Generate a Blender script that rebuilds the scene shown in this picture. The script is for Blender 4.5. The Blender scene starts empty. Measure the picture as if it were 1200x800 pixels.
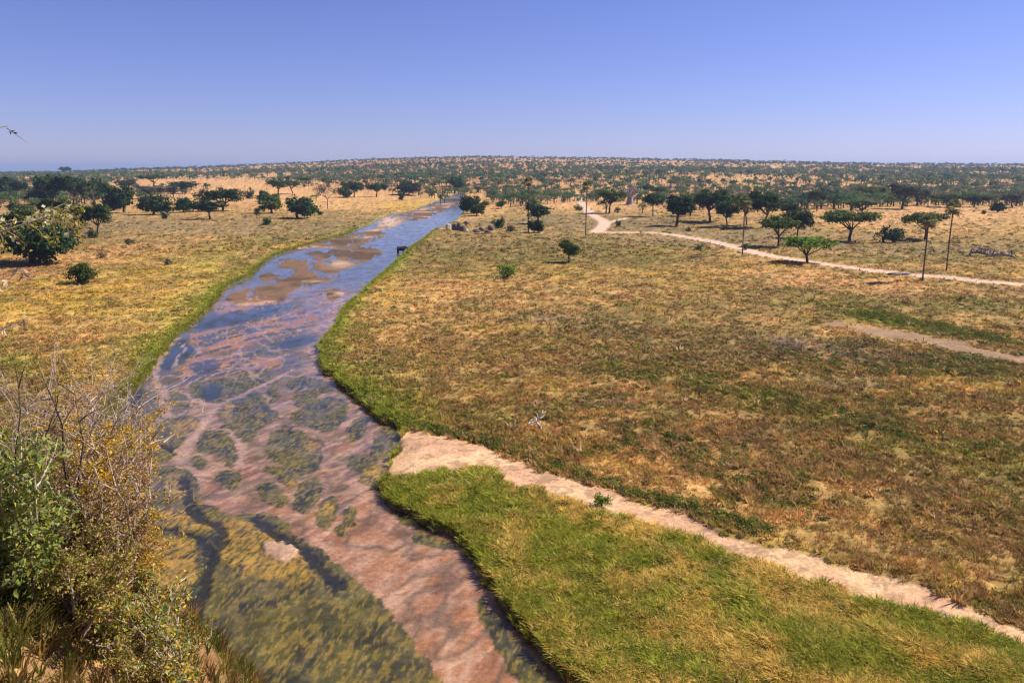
import bpy, math, random
import numpy as np
from mathutils import Vector

random.seed(7)
RNG = np.random.default_rng(11)
scene = bpy.context.scene
R = math.radians

# ------------------------------------------------------------------ camera
F = 942.0                       # focal length in photo pixels (photo 1200 wide)
HZ = 198.0                      # row of the true horizon in the photo
CAM_H = 30.0
TH = math.atan((400 - HZ) / F)
cd = bpy.data.cameras.new("camera")
cam = bpy.data.objects.new("camera", cd)
scene.collection.objects.link(cam)
cam.location = (0, 0, CAM_H)
cam.rotation_euler = (math.pi / 2 - TH, 0, 0)
cd.sensor_width = 36.0
cd.lens = 36.0 * F / 1200.0
cd.clip_start = 0.1
cd.clip_end = 60000
scene.camera = cam

# ------------------------------------------------------------------ light
SUN_EL, SUN_AZ = R(45), R(70)            # azimuth clockwise from +Y (view direction): sun ahead right
sun_dir = Vector((math.sin(SUN_AZ) * math.cos(SUN_EL), math.cos(SUN_AZ) * math.cos(SUN_EL), math.sin(SUN_EL)))
world = bpy.data.worlds.new("World")
scene.world = world
world.use_nodes = True
wn, wl = world.node_tree.nodes, world.node_tree.links
wn.clear()
sky = wn.new("ShaderNodeTexSky"); sky.sky_type = 'NISHITA'; sky.sun_disc = False
sky.sun_elevation = SUN_EL; sky.sun_rotation = SUN_AZ
sky.altitude = 1100; sky.air_density = 1.0; sky.dust_density = 0.3; sky.ozone_density = 3.5
tint = wn.new("ShaderNodeMix"); tint.data_type = 'RGBA'; tint.blend_type = 'MULTIPLY'
tint.inputs[0].default_value = 1.0
tint.inputs[7].default_value = (0.80, 0.72, 1.14, 1)
bg = wn.new("ShaderNodeBackground"); bg.inputs[1].default_value = 0.068
wo = wn.new("ShaderNodeOutputWorld")
wl.new(sky.outputs[0], tint.inputs[6]); wl.new(tint.outputs[2], bg.inputs[0]); wl.new(bg.outputs[0], wo.inputs[0])
sl = bpy.data.lights.new("sun", 'SUN'); sl.energy = 4.6; sl.angle = R(0.53); sl.color = (1.0, 0.91, 0.77)
so = bpy.data.objects.new("sun", sl); scene.collection.objects.link(so)
so.rotation_euler = sun_dir.to_track_quat('Z', 'Y').to_euler()
so.location = (60, 60, 90)
scene.view_settings.view_transform = 'Standard'
scene.view_settings.look = 'None'
scene.view_settings.exposure = 0.66
scene.view_settings.gamma = 1.0
scene.cycles.use_denoising = True
scene.cycles.max_bounces = 6
scene.cycles.diffuse_bounces = 3
scene.cycles.transparent_max_bounces = 8
scene.cycles.volume_bounces = 0
scene.cycles.filter_width = 1.3

# ------------------------------------------------------------------ noise
class Noise:
    def __init__(s, seed): s.t = np.random.default_rng(seed).random((256, 256))
    def __call__(s, x, y):
        xi = np.floor(x).astype(np.int64); yi = np.floor(y).astype(np.int64)
        fx = x - xi; fy = y - yi
        fx = fx * fx * (3 - 2 * fx); fy = fy * fy * (3 - 2 * fy)
        a = s.t[xi & 255, yi & 255]; b = s.t[(xi + 1) & 255, yi & 255]
        c = s.t[xi & 255, (yi + 1) & 255]; d = s.t[(xi + 1) & 255, (yi + 1) & 255]
        return (a * (1 - fx) + b * fx) * (1 - fy) + (c * (1 - fx) + d * fx) * fy
NS = [Noise(i) for i in range(24)]
def fbm(x, y, scale, octv=4, seed=0, gain=0.5):
    v = 0; a = 1.0; t = 0; s = 1.0 / scale
    c, sn = math.cos(0.6), math.sin(0.6)
    for o in range(octv):
        v = v + a * NS[(seed + o) % 24](x * s + 13.7 * o, y * s + 7.3 * o); t += a; a *= gain; s *= 2.03
        x, y = c * x - sn * y, sn * x + c * y
    return v / t
def sst(a, b, x):
    t = np.clip((x - a) / (b - a), 0, 1); return t * t * (3 - 2 * t)

# ------------------------------------------------------------------ survey: photo rows and columns <-> places on the ground
cT, sT = math.cos(TH), math.sin(TH)
def to_px(x, y, z):
    zz = z - CAM_H
    d = y * cT - zz * sT
    up = y * sT + zz * cT
    return 600 + F * x / d, 400 - F * up / d
def ray(U, V):
    a = (U - 600) / F; b = (400 - V) / F
    return np.array([a, cT + b * sT, -sT + b * cT])
def plane_pt(U, V, z=0.0):
    r = ray(U, V); t = (z - CAM_H) / r[2]; return r[0] * t, r[1] * t
def poly_world(P, z=0.0):
    return np.array([plane_pt(u, v, z) for u, v in P])
def at_depth(U, V, y):
    r = ray(U, V); t = y / r[1]; return Vector((r[0] * t, y, CAM_H + r[2] * t))

def seg_dist(px, py, P, closed=True):
    """unsigned distance + inside flag to a polygon / polyline"""
    n = len(P); d2 = np.full(px.shape, 1e18); ins = np.zeros(px.shape, bool)
    for i in range(n if closed else n - 1):
        ax, ay = P[i]; bx, by = P[(i + 1) % n]
        ex, ey = bx - ax, by - ay
        L = ex * ex + ey * ey + 1e-12
        t = np.clip(((px - ax) * ex + (py - ay) * ey) / L, 0, 1)
        dd = (px - ax - t * ex) ** 2 + (py - ay - t * ey) ** 2
        np.minimum(d2, dd, out=d2)
        if closed:
            cnd = ((ay > py) != (by > py)) & (px < ex * (py - ay) / (ey if abs(ey) > 1e-12 else 1e-12) + ax)
            ins ^= cnd
    return np.sqrt(d2), ins
def sdist(px, py, P):
    """signed: positive inside"""
    d, i = seg_dist(px, py, P); return np.where(i, d, -d)
def smooth_poly(P, it=2, closed=True):
    P = [tuple(p) for p in P]
    for _ in range(it):
        Q = []
        n = len(P)
        if not closed: Q.append(P[0])
        for i in range(n if closed else n - 1):
            a = P[i]; b = P[(i + 1) % n]
            Q.append((a[0] * .75 + b[0] * .25, a[1] * .75 + b[1] * .25)); Q.append((a[0] * .25 + b[0] * .75, a[1] * .25 + b[1] * .75))
        if not closed: Q.append(P[-1])
        P = Q
    return P

LEFT_BANK = [(529,230),(517,234),(505,238),(490,244),(475,249),(460,250),(447,255),(430,265),(417,268),(407,275),(382,281),(350,290),(322,299),(308,308),(298,318),
 (292,325),(270,332),(260,340),(252,352),(235,370),(220,382),(207,390),(195,407),(180,424),(171,437),(160,450),(146,462),(125,488),(105,525),(88,580),(72,645),(60,720),(50,800),(40,900)]
RIGHT_BANK = [(546,231),(547,236),(544,247),(537,257),(525,262),(505,272),(497,280),(485,287),(479,290),(472,300),(455,315),(440,327),(420,346),(410,353),(397,370),(391,386),
 (377,399),(374,417),(381,436),(400,450),(417,462),(432,480),(450,492),(477,501),(470,515),(464,530),(460,547),(449,562),(447,575),(451,587),(463,594),(483,602),(505,612),(525,621),(541,629),(552,645),(566,668),(592,705),(632,755),(680,800),(790,900)]
RIVER_PX = LEFT_BANK[::-1] + RIGHT_BANK
RIVER = poly_world(RIVER_PX, -0.35)
far_l = np.array([plane_pt(531, 228, -0.35), plane_pt(541, 227, -0.35), plane_pt(546, 229, -0.35)])
NL = len(LEFT_BANK)
RIVER = np.vstack([RIVER[:NL], far_l, RIVER[NL:]])
RIVER = np.array(smooth_poly(RIVER, 1))
WATER_Z = -0.5

RIDGE_U = np.array([-400, 0, 100, 150, 250, 350, 450, 560, 700, 850, 1000, 1200, 1700.])
RIDGE_V = np.array([203, 203, 201.5, 199, 196.5, 192, 187.5, 185.0, 186.5, 189, 192, 194, 198.])
def hills(x, y):
    d = np.maximum(y, 1.0)
    U = 600 + F * x / d
    rv = np.interp(U, RIDGE_U, RIDGE_V)
    top = CAM_H + (HZ - rv) / F * 3600.0
    t = np.clip((d - 900) / (3600 - 900), 0, 1)
    h = top * (t ** 1.05)
    h = h - np.clip(d - 3700, 0, 6000) * 0.028
    und = (fbm(x, y, 420, 3, 3) - .5) * 20 * sst(900, 1900, d) * (1 - sst(3000, 3600, d) * .75)
    return h + und
def bluff(x, y):
    main = 28.4 - np.clip(y - 0.8, 0, None) * 1.02
    spur = 28.4 - np.clip(y - 0.5, 0, 14.5) * 0.475 - np.clip(y - 15, 0, None) * 1.25
    k = sst(-3.2, -7.0, x) if False else 1 - sst(-7.0, -3.6, x)
    m = main * (1 - k) + spur * k
    m = m + (fbm(x, y, 3.5, 4, 9) - .5) * 1.1 * np.clip((y + 2) / 8, 0, 1)
    return m
def base_z(x, y):
    """smooth terrain without the river"""
    p = (fbm(x, y, 45, 3, 5) - .5) * 0.9 * sst(30, 90, y) + (fbm(x, y, 9, 2, 6) - .5) * .25
    h = p + hills(x, y)
    b = bluff(x, y)
    return np.where(y < 60, np.maximum(h, b), h)
def ground_pt(U, V):
    """where the line of sight through a photo pixel meets the land"""
    r = ray(U, V)
    t = np.geomspace(36, 9000, 1600) / r[1]
    x = r[0] * t; y = r[1] * t; z = CAM_H + r[2] * t
    g = base_z(x, y)
    k = np.argmax(z <= g)
    if not (z <= g).any(): k = int(np.argmin(z - g))
    return float(x[k]), float(y[k]), float(g[k])

# ------------------------------------------------------------------ layout of the river bed
ISLANDS = [  # weed covered patches (photo outline, weight)
 [(257,482),(267,473),(288,468),(300,460),(310,468),(323,487),(317,493),(300,502),(283,503),(267,498),(257,490)],
 [(228,513),(235,504),(250,503),(270,508),(280,517),(273,525),(258,531),(243,527),(232,523)],
 [(193,458),(205,457),(222,467),(215,469),(197,467)],
 [(195,473),(207,471),(221,475),(222,479),(213,484),(200,483)],
 [(120,500),(138,478),(150,465),(165,455),(183,462),(187,475),(189,484),(178,490),(163,497),(158,515),(163,540),(110,545)],
 [(168,503),(183,493),(200,488),(230,487),(233,493),(228,500),(217,508),(213,518),(203,523),(202,537),(173,540),(168,520)],
 [(223,448),(260,440),(300,432),(317,437),(305,450),(288,458),(268,465),(255,471),(240,467),(225,460)],
 [(310,527),(327,502),(338,500),(358,510),(373,515),(381,518),(373,527),(373,540),(372,550),(358,552),(333,543),(317,537)],
 [(340,488),(363,473),(375,468),(400,468),(407,478),(403,492),(393,503),(377,500),(360,497),(342,493)],
 [(342,468),(358,460),(369,459),(370,463),(358,470),(345,474)],
 [(353,442),(383,449),(393,453),(380,459),(372,455),(355,447)],
 [(338,445),(353,448),(355,457),(348,460),(340,453)],
 [(440,513),(453,500),(477,502),(465,520),(450,533),(438,537),(433,527)],
 [(415,495),(430,487),(427,503),(413,515),(410,507)],
 [(315,453),(322,453),(325,463),(320,472)],
 [(257,555),(267,550),(282,553),(280,565),(273,572),(260,563)],
 [(300,568),(317,563),(333,577),(337,587),(327,590),(305,583)],
 [(308,545),(330,548),(350,555),(348,567),(333,565),(322,552)],
 [(225,538),(233,533),(240,540),(237,546),(225,545)],
 [(265,530),(278,527),(278,538),(267,545)],
 [(350,570),(363,560),(377,563),(375,577),(367,592),(357,600),(345,597)],
 [(372,597),(383,583),(397,583),(397,595),(388,613),(385,620),(368,607)],
 [(408,593),(417,596),(416,613),(407,613)],
 [(392,622),(405,608),(406,624)],
 [(463,600),(473,602),(500,617),(493,618),(473,612)],
 [(487,623),(507,627),(532,637),(535,644),(500,637),(487,635)],
 [(405,543),(417,533),(428,533),(437,542),(433,550),(417,552)],
 [(422,552),(430,548),(445,540),(455,548),(463,553),(465,560),(450,567),(435,568),(422,560)],
 [(255,505),(262,500),(300,505),(296,514),(285,515),(272,509)],
 [(120,552),(160,547),(200,545),(217,550),(230,558),(232,575),(235,587),(240,594),(258,598),(280,603),(297,601),(313,603),(327,608),(338,619),(350,631),(375,646),(400,662),(432,692),(470,735),(520,800),(580,900),(20,900),(60,700)],
 [(560,690),(580,720),(640,790),(660,830),(610,800),(570,740)],
]
GOLD = [     # golden weed inside those
 [(240,610),(270,605),(300,612),(330,628),(350,645),(380,680),(300,680),(262,660),(255,640),(262,622)],
 [(190,628),(215,628),(232,640),(230,690),(180,700),(165,660)],
 [(195,555),(215,560),(225,575),(222,590),(205,580),(190,570)],
 [(200,590),(230,605),(248,612),(245,620),(215,616),(190,612),(180,600)],
 [(210,492),(230,488),(228,500),(214,512),(202,514),(205,500)],
 [(205,422),(225,416),(235,424),(222,436),(206,438)],
 [(355,515),(380,518),(372,530),(360,526)], [(425,550),(445,542),(460,555),(445,565),(430,566)],[(375,592),(392,585),(392,600),(383,612)],
 [(262,470),(275,470),(270,490),(260,490)], [(335,560),(348,562),(345,566),(335,565)],
]
STREAK = [   # orange brown shoals just under water
 [(222,387),(260,385),(300,378),(330,367),(355,360),(372,373),(365,385),(340,392),(310,395),(290,405),(260,415),(235,412),(222,402)],
 [(215,420),(240,415),(260,418),(280,412),(300,415),(330,418),(330,428),(300,433),(270,439),(240,445),(212,443)],
 [(262,352),(290,346),(318,352),(340,350),(345,358),(318,362),(285,368),(255,372),(248,362)],
]
BLUEGREY = [ # deeper slack water over dark silt
 [(198,405),(215,396),(226,405),(222,420),(204,428),(190,436),(186,428)],
 [(232,372),(262,366),(300,362),(330,358),(325,366),(290,376),(255,384),(225,386)],
 [(222,428),(250,424),(262,428),(248,436),(225,440)],
 [(328,398),(352,391),(374,392),(368,400),(340,408),(326,406)],
 [(148,462),(165,450),(170,462),(160,474),(142,480)],
 [(235,452),(256,450),(258,462),(246,470),(234,462)],
]
BARS = [     # sand bars that stand out of the water
 [(315,309),(332,304),(355,306),(375,301),(398,297),(428,291),(447,293),(449,298),(430,305),(415,311),(395,318),(392,326),(370,333),(340,341),(337,351),(312,356),(282,357),(267,352),(268,344),(292,339),(312,335),(330,328),(346,322),(345,315),(330,314)],
 [(345,288),(380,281),(408,276),(440,268),(452,270),(449,278),(432,283),(420,287),(400,289),(372,290),(352,293),(330,296)],
 [(360,296),(385,294),(405,290),(425,288),(440,288),(420,293),(395,296),(366,301)],
 [(473,250),(490,245),(508,240),(530,237),(546,236),(546,239),(528,243),(515,248),(508,253),(488,258),(470,260),(450,266),(440,266),(452,256)],
 [(440,266),(446,258),(456,253),(467,253),(473,258),(464,265),(450,268)],
 [(376,342),(395,338),(402,345),(392,352),(378,350)],
 [(303,322),(318,320),(330,323),(322,328),(306,330)],
 [(307,637),(325,632),(345,640),(348,652),(310,654)],
]
CHANNELS = [ # dark deep threads (polyline, half width m)
 ([(212,560),(216,578),(225,600),(240,607),(257,613),(262,623),(258,636),(250,648),(240,680),(230,720)], .55),
 ([(180,617),(200,619),(217,622),(233,630),(242,642),(246,650)], .45),
 ([(133,548),(150,552),(158,560)], .4), ([(160,500),(185,520),(205,530)], .35),
 ([(300,607),(318,622),(340,634),(365,650),(400,690)], .55),
]
THREADS = [  # pale sandy threads that cross the weed (polyline, half width m)
 ([(206,396),(190,412),(182,430),(179,446),(190,456),(193,470),(194,484),(205,486)], .75),
 ([(200,487),(180,494),(170,503),(165,515)], .42),
 ([(196,458),(212,457),(228,466),(250,474),(262,474)], .35), ([(194,470),(220,469),(245,472)], .25), ([(221,472),(226,476),(215,484),(203,486)], .22),
 ([(252,475),(275,466),(295,457),(320,445),(345,432)], .45), ([(216,454),(225,446),(245,438),(275,432),(305,424),(340,414)], .30),
 ([(207,402),(216,400),(214,410),(206,420),(204,430)], .35),
 ([(235,447),(255,436),(272,428),(290,418)],.25), ([(290,375),(310,392),(322,400)],.3),
 ([(250,478),(240,492),(232,505),(222,520),(212,540)], .9), ([(236,502),(262,503),(280,512),(284,525),(282,545)], .45),
 ([(208,546),(225,550),(245,556)], .5),
]
TONGUE = [(447,567),(452,560),(465,556),(482,560),(500,555),(520,550),(550,549),(575,552),(600,556),(615,570),(650,580),(675,585),(690,592),(712,600),(750,612),(775,622),(812,635),(845,646),(930,674),(1050,708),(1200,752),(1400,800),(1400,960),(800,960),(680,800),(632,755),(592,705),(566,668),(552,645),(541,629),(525,621),(505,612),(483,602),(463,594),(451,587)]
TRACK = [(477,500),(500,508),(520,513),(560,521),(600,538),(650,557),(700,575),(750,589),(810,605),(860,625),(905,640),(940,649),(1000,668),(1100,700),(1200,735),(1400,790),
 (1400,812),(1200,752),(1050,708),(930,674),(845,646),(812,635),(775,622),(750,612),(712,600),(690,592),(675,585),(650,580),(615,570),(600,556),(575,552),(550,549),(520,550),(500,555),(482,560),(465,556),(452,560),(460,547),(464,530),(470,515)]
OLDTRACK = [(965,378),(1010,379),(1060,388),(1100,396),(1150,406),(1198,419),(1240,432),(1240,440),(1195,425),(1150,415),(1100,405),(1050,397),(1000,388),(965,381)]
ROADS = [([(676,228),(683,240),(688,248),(700,255),(711,261),(704,268),(697,273),(715,272),(755,272),(780,274),(800,277),(825,281),(845,285),(862,290),(900,300),(937,306),(975,311),(1012,316),(1050,320),(1082,323),(1117,326),(1150,330),(1200,334),(1300,342),(1500,354)], 3.0),
 ([(711,261),(722,259),(735,256)], 2.0), ([(690,247),(700,245),(712,247)], 2.4)]
PXPOLY = dict(tongue=smooth_poly(TONGUE, 1), track=smooth_poly(TRACK, 1), old=smooth_poly(OLDTRACK, 1))

# land colour zones: (cx, cy, rx, ry, slope, kind, weight)
ZONES = [
 (600,342,170,17,0,'tan',1.0),(235,325,80,26,-.5,'yg',.8),(120,410,130,45,0,'yg',.55),(210,380,40,40,-.5,'yg',.7),(470,385,70,30,0,'tan',.75),(700,325,60,8,0,'tan',.5),(430,335,40,22,-.3,'gold',.5),(560,400,90,25,.1,'tan',.45),
 (620,292,170,18,0,'olive',.85),(700,385,200,35,.08,'olive',.5),(560,310,90,10,0,'dkolive',.35),(740,300,90,12,0,'olive',.6),(760,330,120,8,0,'olive',.45),
 (1080,355,170,17,.02,'olive',.75),(860,345,90,14,0,'olive',.6),(1105,390,110,8,.2,'green',.8),(1160,402,70,8,.2,'dkgreen',.7),
 (1050,425,200,15,.05,'dkolive',.85),(1150,430,80,14,.05,'dkgreen',.5),(780,400,150,35,.15,'dkolive',.5),(960,410,90,14,.05,'dkolive',.5),(720,375,120,18,0,'dkolive',.35),
 (660,440,90,30,.2,'brown',.35),(800,445,110,15,.22,'olive',.7),(930,475,110,11,.25,'green',.55),(1080,520,170,13,.12,'green',.45),(1180,560,60,40,0,'olive',.6),
 (1050,480,170,25,.05,'brown',.55),(1120,505,110,12,0,'tan',.55),(880,520,90,25,.2,'tan',.5),(1000,560,160,35,.2,'tan',.35),(950,600,150,25,.2,'tan',.45),(1120,620,130,40,.1,'tan',.45),
 (570,480,70,20,.3,'olive',.5),(520,430,60,30,.3,'tan',.5),(600,500,80,25,.35,'olive',.45),(680,500,70,18,.2,'tan',.4),(700,530,90,15,.3,'gold',.5),
 (1100,252,120,14,0,'bare',.9),(1010,262,60,6,0,'bare',.8),(780,247,60,4,0,'bare',.4),(1120,268,90,6,0,'tan',.7),(1060,300,120,10,0,'olive',.4),(1010,272,50,4,0,'green',.2),
 (960,328,130,8,.08,'bare',.65),(860,305,60,6,.1,'bare',.5),(1100,338,110,5,.05,'bare',.5),(640,262,70,8,0,'olive',.7),(760,262,80,8,0,'dkolive',.8),(880,282,70,8,.1,'dkolive',.4),(560,256,22,5,0,'bare',.8),(560,243,18,4,0,'bare',.8),
 (120,300,90,10,-.1,'bare',.5),(40,312,60,10,0,'red',.7),(230,272,60,5,-.1,'bare',.6),(175,290,50,4,-.12,'red',.5),(100,265,90,14,0,'dkolive',.5),(300,262,90,10,0,'dkolive',.5),(230,258,60,6,0,'brown',.4),
 (350,275,60,10,-.25,'olive',.6),(380,270,50,7,-.2,'dkgreen',.6),(150,340,120,25,-.1,'gold',.6),(60,370,90,25,-.1,'gold',.6),(110,395,120,30,0,'tan',.75),(120,360,110,12,-.1,'gold',.7),(200,340,60,12,-.2,'tan',.6),(190,320,60,8,-.2,'gold',.5),(95,350,60,6,-.15,'olive',.35),(250,300,70,8,-.2,'olive',.35),
 (168,408,17,10,-.6,'green',1.0),(155,432,16,12,-.6,'green',1.0),(195,395,25,8,-.7,'green',.6),(250,340,40,5,-.6,'olive',.6),(10,430,18,8,0,'green',.7),(300,305,30,6,-.4,'olive',.7),
 (240,214,90,3.0,0,'bare',1.0),(150,222,60,5,0,'bare',.7),(330,226,120,8,0,'bare',.9),(250,228,80,6,0,'bare',.6),(420,240,80,6,0,'tan',1.0),(360,243,50,4,0,'bare',.8),(480,240,40,5,-.1,'gold',.8),(400,232,40,3,0,'bare',.8),(440,258,30,5,-.3,'green',.4),(462,259,14,5,-.3,'sand',.9),(385,250,60,4,0,'olive',.5),
 (520,222,120,6,0,'red',.7),(480,212,120,5,0,'red',.8),(200,266,240,13,0,'drab',.75),(60,268,120,16,0,'drab',.6),(640,262,120,12,0,'drab',.7),(850,278,200,12,.03,'drab',.8),(1080,292,160,14,.02,'drab',.75),(560,285,90,12,0,'drab',.5),(1120,305,80,8,0,'olive',.5),(40,250,90,12,0,'drab',.7),(380,262,60,8,-.2,'drab',.5),(950,408,60,7,.1,'ash',.8),(1045,424,50,7,.1,'ash',.7),(890,505,30,9,0,'ash',.6),(720,470,40,9,0,'ash',.6),(640,375,60,6,0,'ash',.5),(800,520,50,8,.1,'ash',.5),(1010,455,60,7,0,'ash',.5),(680,240,60,5,0,'bare',.9),(700,225,120,8,0,'bare',.5),
]
PAL = dict(tan=(.56,.340,.135), gold=(.53,.345,.070), olive=(.165,.138,.040), green=(.250,.285,.030), dkgreen=(.080,.110,.025), dkolive=(.125,.098,.042),
           brown=(.250,.140,.062), bare=(.60,.345,.155), red=(.46,.225,.110), sand=(.68,.44,.25), mud=(.26,.145,.085), yg=(.44,.37,.085), ash=(.215,.155,.125), drab=(.240,.185,.100))
PAL = {k: np.array(v) for k, v in PAL.items()}
def mix(c, k, w): return c * (1 - w[..., None]) + PAL[k] * w[..., None] if isinstance(k, str) else c * (1 - w[..., None]) + k * w[..., None]

def land_color(x, y, z0=0.0):
    d = np.maximum(np.hypot(x, y), 20)
    # organic wobble of every outline
    wa = 0.018 * d
    wx = x + (fbm(x, y, 11, 3, 1) - .5) * wa * 2 + (fbm(x, y, 60, 2, 7) - .5) * wa * 3
    wy = y + (fbm(x, y, 12, 3, 2) - .5) * wa * 3 + (fbm(x, y, 66, 2, 8) - .5) * wa * 5
    U, V = to_px(wx, wy, z0)
    Ue, Ve = to_px(x + (fbm(x, y, 3.5, 3, 12) - .5) * 2.2, y + (fbm(x, y, 3.0, 3, 13) - .5) * 4.0, z0)
    nb = fbm(x, y, 26, 4, 4); nm = fbm(x, y, 5.0, 4, 10, .6); nl = fbm(x, y, 1.3, 3, 14, .6)
    nbig = fbm(x, y, 110, 4, 16)
    c = np.zeros(x.shape + (3,)) + PAL['tan'] * .86
    c = mix(c, 'gold', sst(.42, .62, nb) * .6)
    c = mix(c, 'olive', sst(.44, .58, fbm(x, y, 17, 4, 17, .6)) * .68)
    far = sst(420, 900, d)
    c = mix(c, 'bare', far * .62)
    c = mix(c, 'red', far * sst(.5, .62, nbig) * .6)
    for cx, cy, rx, ry, sl_, k, w in ZONES:
        dx = (U - cx) / rx; dy = (V - cy - sl_ * (U - cx)) / ry
        m = np.exp(-np.clip((dx * dx + dy * dy), 0, 12) * 1.15)
        m = np.clip(w * (1.3 if k in ('olive', 'dkolive', 'dkgreen', 'brown') else 1.0) * m * 1.35 + (nm - .5) * 1.3 * np.sqrt(m * (1 - m * .6)), 0, 1) * min(1, w + .15)
        c = mix(c, k, m)
    # patches: browns, olive, straw at clump scale (kept above the pixel size with distance)
    c = mix(c, 'olive', sst(.53, .63, nm) * .55 * (1 - far))
    c = mix(c, 'brown', sst(.57, .68, fbm(x, y, 3.1, 4, 18, .6)) * .6 * (1 - far * .5))
    c = mix(c, 'tan', sst(.56, .68, fbm(x, y, 3.7, 4, 20, .6)) * .42)
    lum = c.mean(-1, keepdims=True); c = np.clip(lum + (c - lum) * 1.07, .005, 1)
    c = c * (0.62 + .76 * nl)[..., None]
    return c, U, V, Ue, Ve, nl, nm

def tracks(x, y, Ue, Ve, nl, nm):
    tk = sst(-2.0, 2.5, sdist(Ue, Ve, PXPOLY['track']))
    ol = sst(-2.5, 3.0, sdist(Ue, Ve, PXPOLY['old']) + (nm - .5) * 8)
    tg = sst(-3, 3, sdist(Ue, Ve, PXPOLY['tongue']))
    rd = np.zeros(x.shape)
    for P, hw in ROADS:
        W = poly_world(smooth_poly(P, 2, False), 0)
        dd, _ = seg_dist(x, y, W, False)
        rd = np.maximum(rd, 1 - sst(hw * .75, hw * 1.5, dd + (nl - .5) * 1.6))
    return tk, ol, tg, rd

def full_color(x, y, sd, near_mask=True):
    """ground colour and the masks; sd = signed distance to the river, metres, positive inside"""
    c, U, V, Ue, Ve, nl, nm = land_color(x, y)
    tk, ol, tg, rd = tracks(x, y, Ue, Ve, nl, nm)
    c = mix(c, 'brown', sst(.54, .64, fbm(x, y, 8.0, 4, 5, .6)) * .35)
    n2 = fbm(x, y, 2.2, 3, 19)
    c = mix(c, 'green', tg * np.clip(.65 + (nm - .5) * 2.6, 0, 1) * .85)
    c = mix(c, 'gold', tg * sst(.5, .66, n2) * .6)
    # fresh growth along the banks
    bw = 1.2 + 2.6 * sst(.35, .65, fbm(x, y, 14, 3, 21)) * np.where((V > 400), 1.0, .6) * np.where(U < 372, 1.0 + 1.2 * sst(290, 380, V), 1.0)
    bk = np.exp(-np.clip(-sd, 0, None) / bw) * (1 - tk) * (sd < 0) * np.where(U > 372, 1.0, .75) * (1 - sst(230, 420, y) * .6)
    c = mix(c, 'green', np.clip(bk * 1.35 * (.6 + nm * .8), 0, .92))
    c = mix(c, 'sand', tk * .95); c = mix(c, np.array((.55, .31, .19)), tk * sst(.42, .58, nm) * .75); c = mix(c, np.array((.30, .19, .11)), tk * sst(.57, .62, fbm(x, y, .8, 3, 23)) * .6)
    wetsand = tk * sst(485, 452, U) if False else tk * (1 - sst(452, 492, U))
    c = mix(c, np.array((.44, .22, .085)), wetsand * .85)
    c = mix(c, np.array((.31, .20, .135)), ol * .8)
    c = mix(c, np.array((.66, .46, .33)), rd * .95)
    bare = np.maximum(np.maximum(tk, rd), ol * .9)
    return c, bare, tg, U, V, bk

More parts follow.
